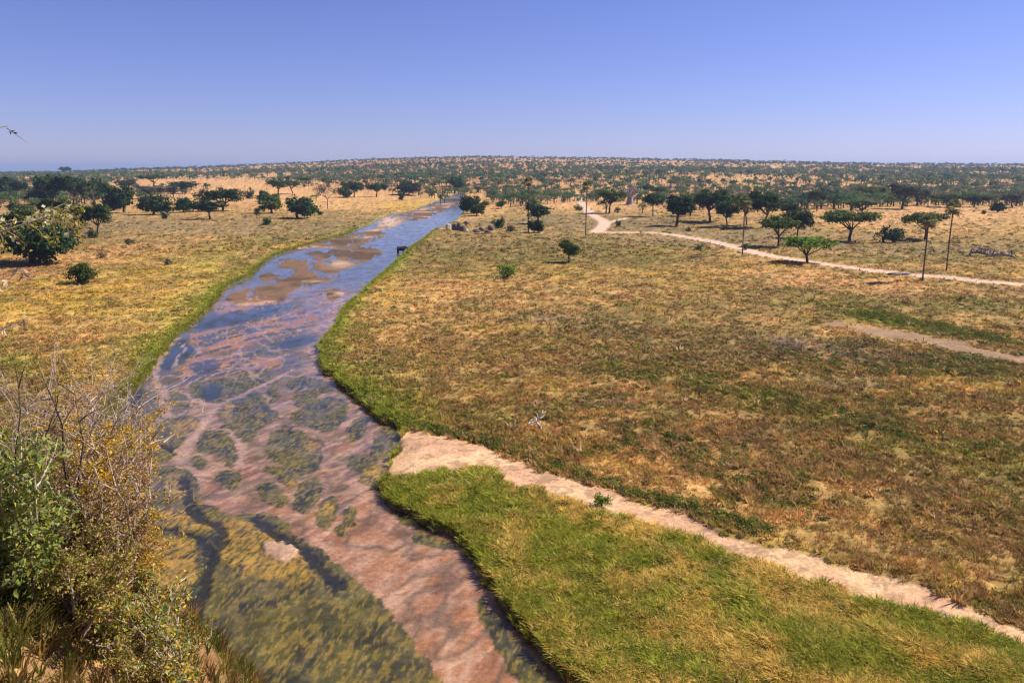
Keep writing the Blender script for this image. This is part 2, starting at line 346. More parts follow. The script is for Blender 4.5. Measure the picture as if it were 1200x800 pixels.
def bed(x, y):
    """river bed: colour and height relative to the water"""
    d = np.maximum(np.hypot(x, y), 20)
    wx = x + (fbm(x, y, 2.6, 3, 1) - .5) * .009 * d + (fbm(x, y, .8, 3, 21) - .5) * .7; wy = y + (fbm(x, y, 2.9, 3, 2) - .5) * .016 * d + (fbm(x, y, .9, 3, 22) - .5) * 1.4
    U, V = to_px(wx, wy, -0.5)
    a = x * .88 - y * .47; b = x * .47 + y * .88
    st = fbm(a / 1.0, b / 5.5, .55, 4, 6, .6); st2 = fbm(a, b / 4.0, 2.4, 4, 8, .6)
    fine = fbm(x, y, .5, 3, 3, .65); med = fbm(x, y, 2.2, 4, 15, .6)
    pink = np.array((.34, .175, .112)); pinkd = np.array((.15, .075, .050)); mauve = np.array((.38, .235, .19))
    c = np.zeros(x.shape + (3,)) + pink
    c = mix(c, pinkd, sst(.45, .64, st) * .85); c = mix(c, mauve, sst(.48, .60, st2) * .7)
    lowerb = sst(520, 620, V); c = mix(c, np.array((.38, .175, .085)), lowerb * .6)
    rg_ = 1 - np.abs(2 * fbm(a, b / 2.6, 1.5, 3, 11, .5) - 1) * 3.2; c = mix(c, np.array((.52, .34, .26)), np.clip(rg_, 0, 1) * .7)
    rg2 = 1 - np.abs(2 * fbm(a, b / 2.2, 2.3, 3, 17, .5) - 1) * 5; c = mix(c, np.array((.12, .085, .065)), np.clip(rg2, 0, 1) * .75)
    mz = sst(338, 356, V) * (1 - sst(440, 470, V)) * (1 - sst(330, 385, U + (V - 400) * .2))
    c = mix(c, np.array((.115, .095, .075)), mz * .85)
    thr_ = 1 - np.abs(2 * fbm(x + .35 * y, y * .42, 3.4, 2, 19, .45) - 1) * (9 + 5 * mz); thr_ = np.clip(thr_, 0, 1) * sst(335, 360, V) * (1 - .8 * sst(430, 460, V))
    h = np.full(x.shape, -.10) - .06 * (st2 - .5)
    weed = np.zeros(x.shape)
    def pm(P, s, k=1.0, grow=0.0):
        P = smooth_poly(P, 1)
        xs = [p[0] for p in P]; ys = [p[1] for p in P]
        m = np.zeros(x.shape)
        sel = (U > min(xs) - 9) & (U < max(xs) + 9) & (V > min(ys) - 9) & (V < max(ys) + 9)
        if sel.any(): m[sel] = sst(-s, s, sdist(U[sel], V[sel], P) + grow + (fine[sel] - .5) * 1.3 * s)
        return m * k
    midzone = sst(335, 360, V) * (1 - sst(425, 450, V)) * (1 - sst(330, 372, U))
    weed = np.maximum(weed, midzone * sst(.46, .56, st2) * .85)
    for P in ISLANDS: weed = np.maximum(weed, pm(P, 1.1, grow=3.0 if P[0][1] < 545 else 2.2))
    sec = sst(.50, .57, fbm(x + (fine - .5) * .5, y * .7, 2.1, 3, 10, .5)) * sst(420, 450, V) * (1 - sst(575, 610, V))
    weed = np.maximum(weed, sec * .25)
    hatch = fbm(a * 1.0 + b * .35, b * .30 - a * .2, .24, 4, 9, .62)
    wc = np.zeros(x.shape + (3,)) + np.array((.075, .075, .020))
    wc = mix(wc, np.array((.022, .034, .022)), sst(.42, .60, med) * .9); wc = wc * (.6 + .8 * fbm(x, y * .6, .9, 4, 16, .6))[..., None]
    wc = mix(wc, np.array((.30, .21, .035)), sst(.49, .63, hatch) * .65)
    wc = mix(wc, np.array((.17, .14, .05)), sst(.55, .68, fbm(x, y, 1.1, 3, 20)) * .5)
    gold = np.zeros(x.shape)
    for P in GOLD: gold = np.maximum(gold, pm(P, 3.2))
    wc = mix(wc, np.array((.46, .27, .045)), gold * np.clip(.30 + (hatch - .42) * 3.0, 0, .8))
    c = c * (1 - weed[..., None] * .92) + wc * weed[..., None] * .92
    h = h + weed * (.02 + .10 * (med - .5))
    org = np.zeros(x.shape)
    for P in STREAK: org = np.maximum(org, pm(P, 3.0))
    oc = np.zeros(x.shape + (3,)) + np.array((.40, .175, .050))
    oc = mix(oc, np.array((.075, .07, .06)), sst(.50, .60, st2)); oc = mix(oc, np.array((.52, .26, .08)), sst(.55, .68, st))
    c = c * (1 - org[..., None] * .85) + oc * org[..., None] * .85
    c = mix(c, np.array((.48, .30, .25)), thr_ * .8 * (1 - sst(590, 620, V) * .6))
    bl = np.zeros(x.shape)
    for P in BLUEGREY: bl = np.maximum(bl, pm(P, 2.6))
    c = mix(c, np.array((.10, .11, .13)), (1 - sst(325, 352, V)) * .9)
    c = mix(c, np.array((.030, .045, .060)), bl * .85); h = h - bl * .15
    for P, hw in CHANNELS:
        dd, _ = seg_dist(wx, wy, poly_world(smooth_poly(P, 2, False), -0.5), False)
        m = 1 - sst(hw * .6, hw * 1.25, dd + (fine - .5) * .5); c = mix(c, np.array((.026, .026, .024)), m * .9); h = h - m * .12
    for P, hw in THREADS:
        dd, _ = seg_dist(wx, wy, poly_world(smooth_poly(P, 2, False), -0.5), False)
        m = 1 - sst(hw * .35, hw * 1.05, dd + (fine - .5) * .6); c = mix(c, np.array((.42, .27, .22)), m * .9); h = h * (1 - m) - .08 * m
    bar = np.zeros(x.shape)
    for P in BARS: bar = np.maximum(bar, pm(P, 2.0, grow=1.0))
    cut = sst(.635, .68, fbm(x * 1.0 + y * .25, y * .20 - x * .05, 2.6, 4, 12, .55)); bar = bar * (1 - cut * .95)
    bc = np.zeros(x.shape + (3,)) + np.array((.19, .112, .070))
    bc = mix(bc, np.array((.105, .068, .046)), sst(.42, .62, fbm(x, y, 9, 4, 11))); bc = mix(bc, np.array((.44, .28, .19)), sst(.58, .70, fbm(x, y, 14, 4, 13)))
    bc = mix(bc, np.array((.15, .11, .05)), sst(.6, .7, fbm(x, y, 4, 3, 5)) * .5)
    bc = mix(bc, np.array((.56, .40, .30)), np.exp(-((U - 457) / 15) ** 2 - ((V - 260) / 6) ** 2)); bc = mix(bc, np.array((.50, .34, .25)), np.exp(-((U - 398) / 14) ** 2 - ((V - 310) / 5) ** 2) * .8)
    c = c * (1 - bar[..., None]) + bc * bar[..., None]
    h = h * (1 - bar) + bar * (.07 + .12 * (fbm(x, y, 10, 3, 7) - .42))
    return c * (.80 + .4 * fine)[..., None], h, bar, weed

# ------------------------------------------------------------------ materials
def mat(name, rough=.9, spec=.2):
    m = bpy.data.materials.new(name); m.use_nodes = True
    b = m.node_tree.nodes["Principled BSDF"]; b.inputs["Roughness"].default_value = rough
    b.inputs["Specular IOR Level"].default_value = spec
    return m, m.node_tree.nodes, m.node_tree.links, b
def noise_mat(name, c1, c2, scale=3.0, rough=.9, spec=.15, attr=None, objvar=0.0, trans=0.0, bump=0.0, detail=4):
    m, n, l, b = mat(name, rough, spec)
    tc = n.new("ShaderNodeTexCoord"); nz = n.new("ShaderNodeTexNoise"); nz.inputs["Scale"].default_value = scale; nz.inputs["Detail"].default_value = detail
    l.new(tc.outputs["Object"], nz.inputs["Vector"])
    cr = n.new("ShaderNodeValToRGB"); cr.color_ramp.elements[0].position = .35; cr.color_ramp.elements[1].position = .65
    cr.color_ramp.elements[0].color = (*c1, 1); cr.color_ramp.elements[1].color = (*c2, 1)
    l.new(nz.outputs[0], cr.inputs[0]); out = cr.outputs[0]
    if attr:
        at = n.new("ShaderNodeAttribute"); at.attribute_name = attr
        mx = n.new("ShaderNodeMix"); mx.data_type = 'RGBA'; mx.blend_type = 'MULTIPLY'; mx.inputs[0].default_value = 1
        l.new(out, mx.inputs[6]); l.new(at.outputs["Color"], mx.inputs[7]); out = mx.outputs[2]
    if objvar:
        oi = n.new("ShaderNodeObjectInfo"); mr = n.new("ShaderNodeMapRange")
        mr.inputs[3].default_value = 1 - objvar; mr.inputs[4].default_value = 1 + objvar
        l.new(oi.outputs["Random"], mr.inputs[0])
        hs = n.new("ShaderNodeHueSaturation"); l.new(out, hs.inputs["Color"]); l.new(mr.outputs[0], hs.inputs["Value"]); out = hs.outputs[0]
    l.new(out, b.inputs["Base Color"])
    if bump:
        bp = n.new("ShaderNodeBump"); bp.inputs["Strength"].default_value = bump; l.new(nz.outputs[0], bp.inputs["Height"]); l.new(bp.outputs[0], b.inputs["Normal"])
    if trans:
        tr = n.new("ShaderNodeBsdfTranslucent"); l.new(out, tr.inputs[0]); ms = n.new("ShaderNodeMixShader"); ms.inputs[0].default_value = trans
        l.new(b.outputs[0], ms.inputs[1]); l.new(tr.outputs[0], ms.inputs[2]); l.new(ms.outputs[0], n["Material Output"].inputs[0])
    return m

def ground_material():
    m, n, l, b = mat("savanna_ground", .95, .1)
    at = n.new("ShaderNodeAttribute"); at.attribute_name = "soil"
    geo = n.new("ShaderNodeNewGeometry")
    n1 = n.new("ShaderNodeTexNoise"); n1.inputs["Scale"].default_value = 2.6; n1.inputs["Detail"].default_value = 7; n1.inputs["Roughness"].default_value = .7
    l.new(geo.outputs["Position"], n1.inputs["Vector"])
    mr = n.new("ShaderNodeMapRange"); mr.inputs[1].default_value = .3; mr.inputs[2].default_value = .7; mr.inputs[3].default_value = .62; mr.inputs[4].default_value = 1.35
    l.new(n1.outputs[0], mr.inputs[0])
    n2 = n.new("ShaderNodeTexNoise"); n2.inputs["Scale"].default_value = .33; n2.inputs["Detail"].default_value = 5; n2.inputs["Roughness"].default_value = .65
    l.new(geo.outputs["Position"], n2.inputs["Vector"])
    mr2 = n.new("ShaderNodeMapRange"); mr2.inputs[1].default_value = .3; mr2.inputs[2].default_value = .7; mr2.inputs[3].default_value = .8; mr2.inputs[4].default_value = 1.2
    l.new(n2.outputs[0], mr2.inputs[0])
    mm = n.new("ShaderNodeMath"); mm.operation = 'MULTIPLY'; l.new(mr.outputs[0], mm.inputs[0]); l.new(mr2.outputs[0], mm.inputs[1])
    vm = n.new("ShaderNodeVectorMath"); vm.operation = 'SCALE'; l.new(at.outputs["Color"], vm.inputs[0]); l.new(mm.outputs[0], vm.inputs["Scale"])
    l.new(vm.outputs[0], b.inputs["Base Color"])
    bp = n.new("ShaderNodeBump"); bp.inputs["Strength"].default_value = .5; bp.inputs["Distance"].default_value = .12
    l.new(n1.outputs[0], bp.inputs["Height"]); l.new(bp.outputs[0], b.inputs["Normal"])
    return m

def water_material():
    m = bpy.data.materials.new("river_water"); m.use_nodes = True
    n, l = m.node_tree.nodes, m.node_tree.links; n.clear()
    geo = n.new("ShaderNodeNewGeometry")
    mp = n.new("ShaderNodeMapping"); mp.inputs["Scale"].default_value = (1.0, .45, 1.0)
    l.new(geo.outputs["Position"], mp.inputs[0])
    nz = n.new("ShaderNodeTexNoise"); nz.inputs["Scale"].default_value = 1.1; nz.inputs["Detail"].default_value = 5; nz.inputs["Roughness"].default_value = .6
    l.new(mp.outputs[0], nz.inputs["Vector"])
    nz2 = n.new("ShaderNodeTexNoise"); nz2.inputs["Scale"].default_value = .34; nz2.inputs["Detail"].default_value = 5; nz2.inputs["Distortion"].default_value = .6
    l.new(mp.outputs[0], nz2.inputs["Vector"])
    bp = n.new("ShaderNodeBump"); bp.inputs["Strength"].default_value = .22; bp.inputs["Distance"].default_value = .10; l.new(nz.outputs[0], bp.inputs["Height"])
    fr = n.new("ShaderNodeFresnel"); fr.inputs[0].default_value = 1.29; l.new(bp.outputs[0], fr.inputs["Normal"])
    gl = n.new("ShaderNodeBsdfGlossy"); gl.inputs["Roughness"].default_value = .10; gl.inputs[0].default_value = (1, 1, 1, 1); l.new(bp.outputs[0], gl.inputs["Normal"])
    tr = n.new("ShaderNodeBsdfTransparent"); tr.inputs[0].default_value = (.93, .94, .92, 1)
    mr = n.new("ShaderNodeMapRange"); mr.inputs[1].default_value = .35; mr.inputs[2].default_value = .62; mr.inputs[3].default_value = .5; mr.inputs[4].default_value = 1.35
    l.new(nz2.outputs[0], mr.inputs[0])
    mu = n.new("ShaderNodeMath"); mu.operation = 'MULTIPLY'; mu.use_clamp = True; l.new(fr.outputs[0], mu.inputs[0]); l.new(mr.outputs[0], mu.inputs[1])
    ms = n.new("ShaderNodeMixShader"); l.new(mu.outputs[0], ms.inputs[0]); l.new(tr.outputs[0], ms.inputs[1]); l.new(gl.outputs[0], ms.inputs[2])
    o = n.new("ShaderNodeOutputMaterial"); l.new(ms.outputs[0], o.inputs[0])
    return m

def attr_mat(name, attr, rough=.85, spec=.15, trans=.25):
    m, n, l, b = mat(name, rough, spec)
    at = n.new("ShaderNodeAttribute"); at.attribute_name = attr
    geo = n.new("ShaderNodeNewGeometry"); nz = n.new("ShaderNodeTexNoise"); nz.inputs["Scale"].default_value = 1.7
    l.new(geo.outputs["Position"], nz.inputs["Vector"])
    mr = n.new("ShaderNodeMapRange"); mr.inputs[3].default_value = .75; mr.inputs[4].default_value = 1.25; l.new(nz.outputs[0], mr.inputs[0])
    vm = n.new("ShaderNodeVectorMath"); vm.operation = 'SCALE'; l.new(at.outputs["Color"], vm.inputs[0]); l.new(mr.outputs[0], vm.inputs["Scale"])
    l.new(vm.outputs[0], b.inputs["Base Color"])
    if trans:
        tr = n.new("ShaderNodeBsdfTranslucent"); l.new(vm.outputs[0], tr.inputs[0]); ms = n.new("ShaderNodeMixShader"); ms.inputs[0].default_value = trans
        l.new(b.outputs[0], ms.inputs[1]); l.new(tr.outputs[0], ms.inputs[2]); l.new(ms.outputs[0], n["Material Output"].inputs[0])
    return m

M = dict(
    ground=ground_material(), water=water_material(), grass=attr_mat("grass_blades", "soil", trans=.5), scrub=attr_mat("scrub_leaves", "tintc"),
    bark=noise_mat("bark", (.055, .040, .030), (.13, .10, .075), 2.5, bump=.3), bark_pale=noise_mat("pale_bark", (.20, .16, .13), (.34, .29, .24), 2.0, bump=.3),
    bark_palm=noise_mat("palm_bark", (.07, .055, .05), (.14, .11, .095), 1.6, bump=.3),
    crown=noise_mat("acacia_leaf", (.050, .088, .018), (.120, .160, .032), .55, attr="tintc", objvar=.22, trans=.25),
    crown_dark=noise_mat("dark_leaf", (.028, .060, .020), (.064, .105, .030), .6, attr="tintc", objvar=.2, trans=.2),
    crown_bright=noise_mat("bright_leaf", (.11, .20, .02), (.25, .37, .045), .8, attr="tintc", objvar=.1, trans=.3),
    crown_grey=noise_mat("grey_leaf", (.060, .070, .050), (.12, .12, .085), .6, attr="tintc", objvar=.2, trans=.2),
    palm=noise_mat("palm_leaf", (.15, .165, .06), (.34, .34, .16), 1.5, attr="tintc", trans=.2),
    dead=noise_mat("dead_wood", (.40, .34, .28), (.74, .68, .58), 3.0, bump=.3), deadgrey=noise_mat("grey_wood", (.20, .165, .14), (.38, .32, .28), 3.0, bump=.3),
    twig=noise_mat("grey_twig", (.26, .20, .17), (.58, .48, .42), 6.0),
    leaf_green=noise_mat("broad_leaf", (.070, .120, .022), (.42, .46, .12), 5.0, rough=.5, spec=.4, attr="tintc", trans=.35),
    leaf_gold=noise_mat("gold_leaf", (.55, .30, .015), (.90, .60, .055), 6.0, rough=.7, attr="tintc", trans=.4),
    leaf_brown=noise_mat("brown_leaf", (.24, .14, .07), (.52, .33, .20), 7.0, attr="tintc", trans=.25),
    leaf_olive=noise_mat("olive_leaf", (.19, .18, .035), (.46, .40, .08), 7.0, attr="tintc", trans=.35),
    pod=noise_mat("seed_pod", (.30, .20, .14), (.62, .47, .35), 8.0), blossom=noise_mat("blossom", (.60, .60, .35), (.80, .78, .55), 8.0, trans=.3),
    hide=noise_mat("elephant_hide", (.035, .032, .033), (.075, .068, .066), 3.0, rough=.85, bump=.3), tusk=noise_mat("ivory", (.62, .56, .44), (.75, .70, .58), 3.0, rough=.4),
    rock=noise_mat("dark_rock", (.075, .055, .055), (.20, .15, .135), 1.4, bump=.6), rock_pale=noise_mat("pale_rock", (.50, .44, .38), (.75, .68, .60), 1.5, bump=.5),
)

# ------------------------------------------------------------------ object helpers
COL = scene.collection
def tag(o, label=None, cat=None, group=None, kind=None):
    if label: o["label"] = label
    if cat: o["category"] = cat
    if group: o["group"] = group
    if kind: o["kind"] = kind
    return o
def mesh_np(name, verts, faces, smooth=False):
    """faces: (n,3) or (n,4) int array"""
    me = bpy.data.meshes.new(name)
    verts = np.asarray(verts, np.float32); faces = np.asarray(faces, np.int32)
    k = faces.shape[1]; nf = len(faces)
    me.vertices.add(len(verts)); me.vertices.foreach_set("co", verts.ravel())
    me.loops.add(nf * k); me.loops.foreach_set("vertex_index", faces.ravel())
    me.polygons.add(nf); me.polygons.foreach_set("loop_start", np.arange(nf, dtype=np.int32) * k)
    try: me.polygons.foreach_set("loop_total", np.full(nf, k, np.int32))
    except Exception: pass
    me.update(calc_edges=True)
    if smooth: me.polygons.foreach_set("use_smooth", np.ones(nf, bool))
    return me
def set_col(me, name, rgb, domain='POINT'):
    a = me.color_attributes.new(name, 'FLOAT_COLOR', domain)
    rgba = np.ones((len(rgb), 4), np.float32); rgba[:, :3] = rgb
    a.data.foreach_set("color", rgba.ravel())
def link(name, me, m, parent=None, loc=(0, 0, 0)):
    o = bpy.data.objects.new(name, me); COL.objects.link(o)
    if m and not me.materials: me.materials.append(m)
    if parent: o.parent = parent
    o.location = loc
    return o
def empty(name, loc=(0, 0, 0), rz=0.0):
    o = bpy.data.objects.new(name, None); COL.objects.link(o); o.location = loc; o.rotation_euler.z = rz; o.empty_display_size = .5
    return o
def copy_tree(src, loc, rz=0.0, sc=(1, 1, 1), parts=True):
    c = src.copy(); COL.objects.link(c); c.location = loc; c.rotation_euler = (0, 0, rz); c.scale = sc
    for ch in src.children:
        d = ch.copy(); COL.objects.link(d); d.parent = c
        for g in ch.children:
            e = g.copy(); COL.objects.link(e); e.parent = d
    return c

class MB:
    def __init__(s): s.v = []; s.f = []; s.n = 0
    def add(s, V, Fc):
        s.v.append(np.asarray(V, float).reshape(-1, 3)); s.f.append(np.asarray(Fc, int).reshape(-1, 4) + s.n); s.n += len(s.v[-1])
    def tube(s, pts, rad, sides=6):
        pts = [Vector(p) for p in pts]; V = []; Fc = []
        n = len(pts)
        for i, p in enumerate(pts):
            t = (pts[min(i + 1, n - 1)] - pts[max(i - 1, 0)])
            if t.length < 1e-9: t = Vector((0, 0, 1))
            t.normalize()
            a = t.cross(Vector((0, 1, 0.13)));
            if a.length < 1e-3: a = t.cross(Vector((1, 0, 0)))
            a.normalize(); b = t.cross(a)
            for k in range(sides):
                an = 2 * math.pi * k / sides
                V.append(tuple(p + (a * math.cos(an) + b * math.sin(an)) * rad[i]))
        for i in range(n - 1):
            for k in range(sides):
                k2 = (k + 1) % sides
                Fc.append((i * sides + k, i * sides + k2, (i + 1) * sides + k2, (i + 1) * sides + k))
        # end caps
        for base, c in ((0, pts[0]), ((n - 1) * sides, pts[-1])):
            ci = len(V); V.append(tuple(c))
            for k in range(sides): Fc.append((base + k, base + (k + 1) % sides, ci, ci))
        s.add(V, [f for f in Fc])
    def arrays(s): return np.vstack(s.v), np.vstack(s.f)
    def mesh(s, name, smooth=True):
        V, Fc = s.arrays()
        me = bpy.data.meshes.new(name)
        fl = [tuple(f) if f[2] != f[3] else tuple(f[:3]) for f in Fc.tolist()]
        me.from_pydata(V.tolist(), [], fl)
        if smooth: me.polygons.foreach_set("use_smooth", np.ones(len(me.polygons), bool))
        me.update(); return me
def bez(a, b, c, n=6):
    a, b, c = Vector(a), Vector(b), Vector(c)
    return [a * (1 - t) ** 2 + b * 2 * t * (1 - t) + c * t * t for t in [i / n for i in range(n + 1)]]

def leaf_quads(P, N, size, rng, aspect=1.0, sizevar=.4):
    """quads centred at P facing N"""
    n = len(P)
    N = N / np.maximum(np.linalg.norm(N, axis=1, keepdims=True), 1e-6)
    A = np.cross(N, rng.normal(size=(n, 3))); A /= np.maximum(np.linalg.norm(A, axis=1, keepdims=True), 1e-6)
    B = np.cross(N, A)
    s = size * (1 + sizevar * (rng.random(n) * 2 - 1))
    a = A * (s * aspect)[:, None] * .5; b = B * s[:, None] * .5
    skew = a * rng.uniform(-.35, .35, (n, 1))
    V = np.stack([P - a - b * .3, P - b + skew, P + a + b * .3, P + b - skew], 1).reshape(-1, 3)
    Fc = np.arange(n * 4).reshape(-1, 4)
    return V, Fc
def crown_cloud(lobes, n, size, rng, clump=.16, nclump=60, up=.6, fill=.35):
    """leaf clumps scattered through flattened lobes, irregular outline"""
    w = np.array([l[3] * l[4] + l[3] * l[5] for l in lobes]); w = w / w.sum()
    li = rng.choice(len(lobes), nclump, p=w); L = np.array(lobes)[li]
    d = rng.normal(size=(nclump, 3)); d /= np.linalg.norm(d, axis=1, keepdims=True)
    rr = (fill + (1 - fill) * rng.random((nclump, 1)) ** .5)
    rr *= rng.uniform(.82, 1.14, (nclump, 1))
    C = L[:, :3] + d * rr * L[:, 3:6]
    ci = rng.integers(0, nclump, n)
    q = rng.normal(size=(n, 3)); rad = clump * np.mean(L[ci, 3:5], axis=1, keepdims=True)
    P = C[ci] + q * rad * np.array([1, 1, .62])
    out = (P - L[ci, :3]) / L[ci, 3:6]
    N = out + rng.normal(size=(n, 3)) * .8 + np.array([0, 0, up])
    V, Fc = leaf_quads(P, N, size, rng)
    ct = rng.uniform(.72, 1.32, (nclump, 1)) * np.array([1, 1, 1]) ; ct = ct * (1 + (rng.random((nclump, 3)) - .5) * [.35, .12, .2])
    col = np.repeat(ct[ci] * rng.uniform(.8, 1.2, (n, 1)), 4, axis=0)
    return V, Fc, col
def crown_mesh(name, *a, **k):
    V, Fc, col = crown_cloud(*a, **k)
    me = mesh_np(name, V, Fc); set_col(me, "tintc", col); return me

# ------------------------------------------------------------------ terrain sheet
def rows_y():
    ys = list(np.linspace(-22, 28, 46))
    v = 900.0
    while v > 203.5:
        r = ray(600, v); ys.append(float(r[1] * -CAM_H / r[2])); v -= 1.35 if v < 660 else 3
    last = ys[-1]
    ys += list(np.geomspace(last * 1.012, 3700, 60)) if last < 3500 else []
    ys += list(np.geomspace(3800, 26000, 22))
    return np.array(sorted(set(ys)))
ys = rows_y(); ys = ys[(ys < 1500) | (np.arange(len(ys)) % 1 == 0)]
uc = np.concatenate([-np.geomspace(3.2, .82, 34)[:-1], np.linspace(-.82, .82, 1150), np.geomspace(.82, 3.2, 34)[1:]])
GX = uc[None, :] * (ys[:, None] + 26); GY = np.repeat(ys[:, None], len(uc), 1)
gx, gy = GX.ravel(), GY.ravel()
def river_sd(x, y):
    sd = np.full(x.shape, -500.0)
    sel = (x > RIVER[:, 0].min() - 40) & (x < RIVER[:, 0].max() + 40) & (y > 20) & (y < RIVER[:, 1].max() + 40)
    d = np.maximum(np.hypot(x[sel], y[sel]), 20)
    wx = x[sel] + (fbm(x[sel], y[sel], 2.4, 3, 4) - .5) * 1.5; wy = y[sel] + (fbm(x[sel], y[sel], 2.4, 3, 5) - .5) * 1.8
    sd[sel] = sdist(wx, wy, RIVER)
    return sd
sd = river_sd(gx, gy)
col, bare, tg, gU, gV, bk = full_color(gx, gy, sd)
gz = base_z(gx, gy)
lump = (fbm(gx, gy, 1.5, 3, 2, .6) - .45) * .55 + (fbm(gx, gy, 4.5, 3, 6) - .5) * .6
near = (1 - sst(320, 700, gy)) * sst(28, 40, gy)
land_amp = near * (1 - bare * .85) * (sd < 0) * sst(0, 2.0, -sd)
gz = gz + lump * land_amp
# bank
inr = sst(-.35, .35, sd)
selr = sd > -3
bc, bh, bbar, bweed = bed(gx[selr], gy[selr])
zb = np.full(gx.shape, -.65); zb[selr] = WATER_Z + bh
shore = bare * (np.abs(sd) < 6)
gz = gz * (1 - inr) + zb * inr
cb = col.copy(); cb[selr] = bc
bank_soil_shade = sst(-1.3, -.5, sd) * (1 - sst(.12, .4, sd)) * (1 - sst(300, 520, gy))  # dark strip on the bank edge: soil plus painted shade of overhanging growth
col = col * (1 - inr[:, None]) + cb * inr[:, None]
col = mix(col, np.array((.075, .068, .028)), bank_soil_shade * .92 * (1 - shore * .95))
# gentle sandy beach where the track runs down to the water
beach = np.exp(-np.clip(-sd, 0, None) / 3.5) * bare * (sd <= .2) * (1 - sst(480, 530, gU)) * (gV > 480)
gz = gz * (1 - beach * .9) + (WATER_Z + .03) * beach * .9
# scree and dry grass on the bluff
onb = (gy < 45) & (base_z(gx, gy) > 1.5)
blc = mix(np.zeros(gx.shape + (3,)) + PAL['brown'], 'tan', sst(.4, .65, fbm(gx, gy, 1.2, 4, 3)))
blc = mix(blc, 'olive', sst(.5, .65, fbm(gx, gy, 2.4, 3, 8)) * .7)
col = np.where(onb[:, None], blc, col)
nr, nc = len(ys), len(uc)
idx = np.arange(nr * nc).reshape(nr, nc)
fc = np.stack([idx[:-1, :-1], idx[:-1, 1:], idx[1:, 1:], idx[1:, :-1]], -1).reshape(-1, 4)
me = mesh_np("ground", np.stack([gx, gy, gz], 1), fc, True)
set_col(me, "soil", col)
ground = link("ground", me, M['ground']); tag(ground, kind='structure')

# ------------------------------------------------------------------ water surface
wp = RIVER
cx_, cy_ = wp.mean(0)
def build_water():
    # strips across the river so that the sheet follows its bends
    yy = np.concatenate([np.arange(34, 120, 1.5), np.arange(120, 300, 4), np.arange(300, 860, 12)])
    V = []; Fc = []
    prev = None
    for y in yy:
        xs = []
        n = len(wp)
        for i in range(n):
            a, b = wp[i], wp[(i + 1) % n]
            if (a[1] > y) != (b[1] > y): xs.append(a[0] + (y - a[1]) / (b[1] - a[1]) * (b[0] - a[0]))
        if len(xs) < 2: prev = None; continue
        x0, x1 = min(xs) - .9, max(xs) + .9
        k = len(V); V += [(x0, y, WATER_Z), (x0 * .67 + x1 * .33, y, WATER_Z), (x0 * .33 + x1 * .67, y, WATER_Z), (x1, y, WATER_Z)]
        if prev is not None:
            for j in range(3): Fc.append((prev + j, prev + j + 1, k + j + 1, k + j))
        prev = k
    return mesh_np("river_water", V, Fc)
water = link("river_water", build_water(), M['water']); tag(water, kind='structure')

# ------------------------------------------------------------------ grass and ground cover
def surface_z(x, y):
    """land height incl. lumps, for planting"""
    z = base_z(x, y)
    lp = (fbm(x, y, 1.5, 3, 2, .6) - .45) * .55 + (fbm(x, y, 4.5, 3, 6) - .5) * .6
    nr_ = (1 - sst(320, 700, y)) * sst(28, 40, y)
    return z, lp * nr_
def blade_template(nb, rng, spread, h, w, lean):
    V = []; Fc = []
    for i in range(nb):
        a = rng.uniform(0, 2 * math.pi); r = spread * math.sqrt(rng.random()); hh = h * rng.uniform(.6, 1.15)
        bx, by = r * math.cos(a), r * math.sin(a)
        ln = lean * rng.uniform(.4, 1.2); tx, ty = bx + math.cos(a) * ln, by + math.sin(a) * ln
        pa = a + math.pi / 2 + rng.uniform(-.8, .8); ww = w * rng.uniform(.7, 1.3)
        px_, py_ = math.cos(pa) * ww, math.sin(pa) * ww
        mx_, my_ = bx + (tx - bx) * .35, by + (ty - by) * .35
        k = len(V)
        V += [(bx - px_, by - py_, -.05), (bx + px_, by + py_, -.05), (mx_ + px_ * .8, my_ + py_ * .8, hh * .6), (mx_ - px_ * .8, my_ - py_ * .8, hh * .6), (tx + px_ * .12, ty + py_ * .12, hh), (tx - px_ * .12, ty - py_ * .12, hh)]
        Fc += [(k, k + 1, k + 2, k + 3), (k + 3, k + 2, k + 4, k + 5)]
    return np.array(V), np.array(Fc)
def scatter_tufts(name, X, Y, Z, C, templates, scale, kindlabel):
    rng = np.random.default_rng(5)
    ti = rng.integers(0, len(templates), len(X)); Vs = []; Fs = []; Cs = []; off = 0
    for t, (TV, TF) in enumerate(templates):
        s = np.where(ti == t)[0]
        if not len(s): continue
        a = rng.uniform(0, 2 * math.pi, len(s)); sc = scale[s] * rng.uniform(.7, 1.35, len(s))
        ca, sa = np.cos(a) * sc, np.sin(a) * sc
        vx = TV[None, :, 0] * ca[:, None] - TV[None, :, 1] * sa[:, None] + X[s][:, None]
        vy = TV[None, :, 0] * sa[:, None] + TV[None, :, 1] * ca[:, None] + Y[s][:, None]
        vz = TV[None, :, 2] * (sc * rng.uniform(.8, 1.2, len(s)))[:, None] + Z[s][:, None]
        Vs.append(np.stack([vx, vy, vz], -1).reshape(-1, 3))
        Fs.append((TF[None] + (np.arange(len(s)) * len(TV))[:, None, None]).reshape(-1, 4) + off)
        br = (.80 + .45 * np.clip(TV[:, 2] / max(TV[:, 2].max(), .01), 0, 1))
        cc = C[s][:, None, :] * np.ones((1, len(TV), 1))
        Cs.append(cc.reshape(-1, 3)); off += len(s) * len(TV)
    me = mesh_np(name, np.vstack(Vs), np.vstack(Fs)); set_col(me, "soil", np.vstack(Cs))
    o = link(name, me, M['grass']); tag(o, kindlabel, 'grass', kind='stuff'); return o

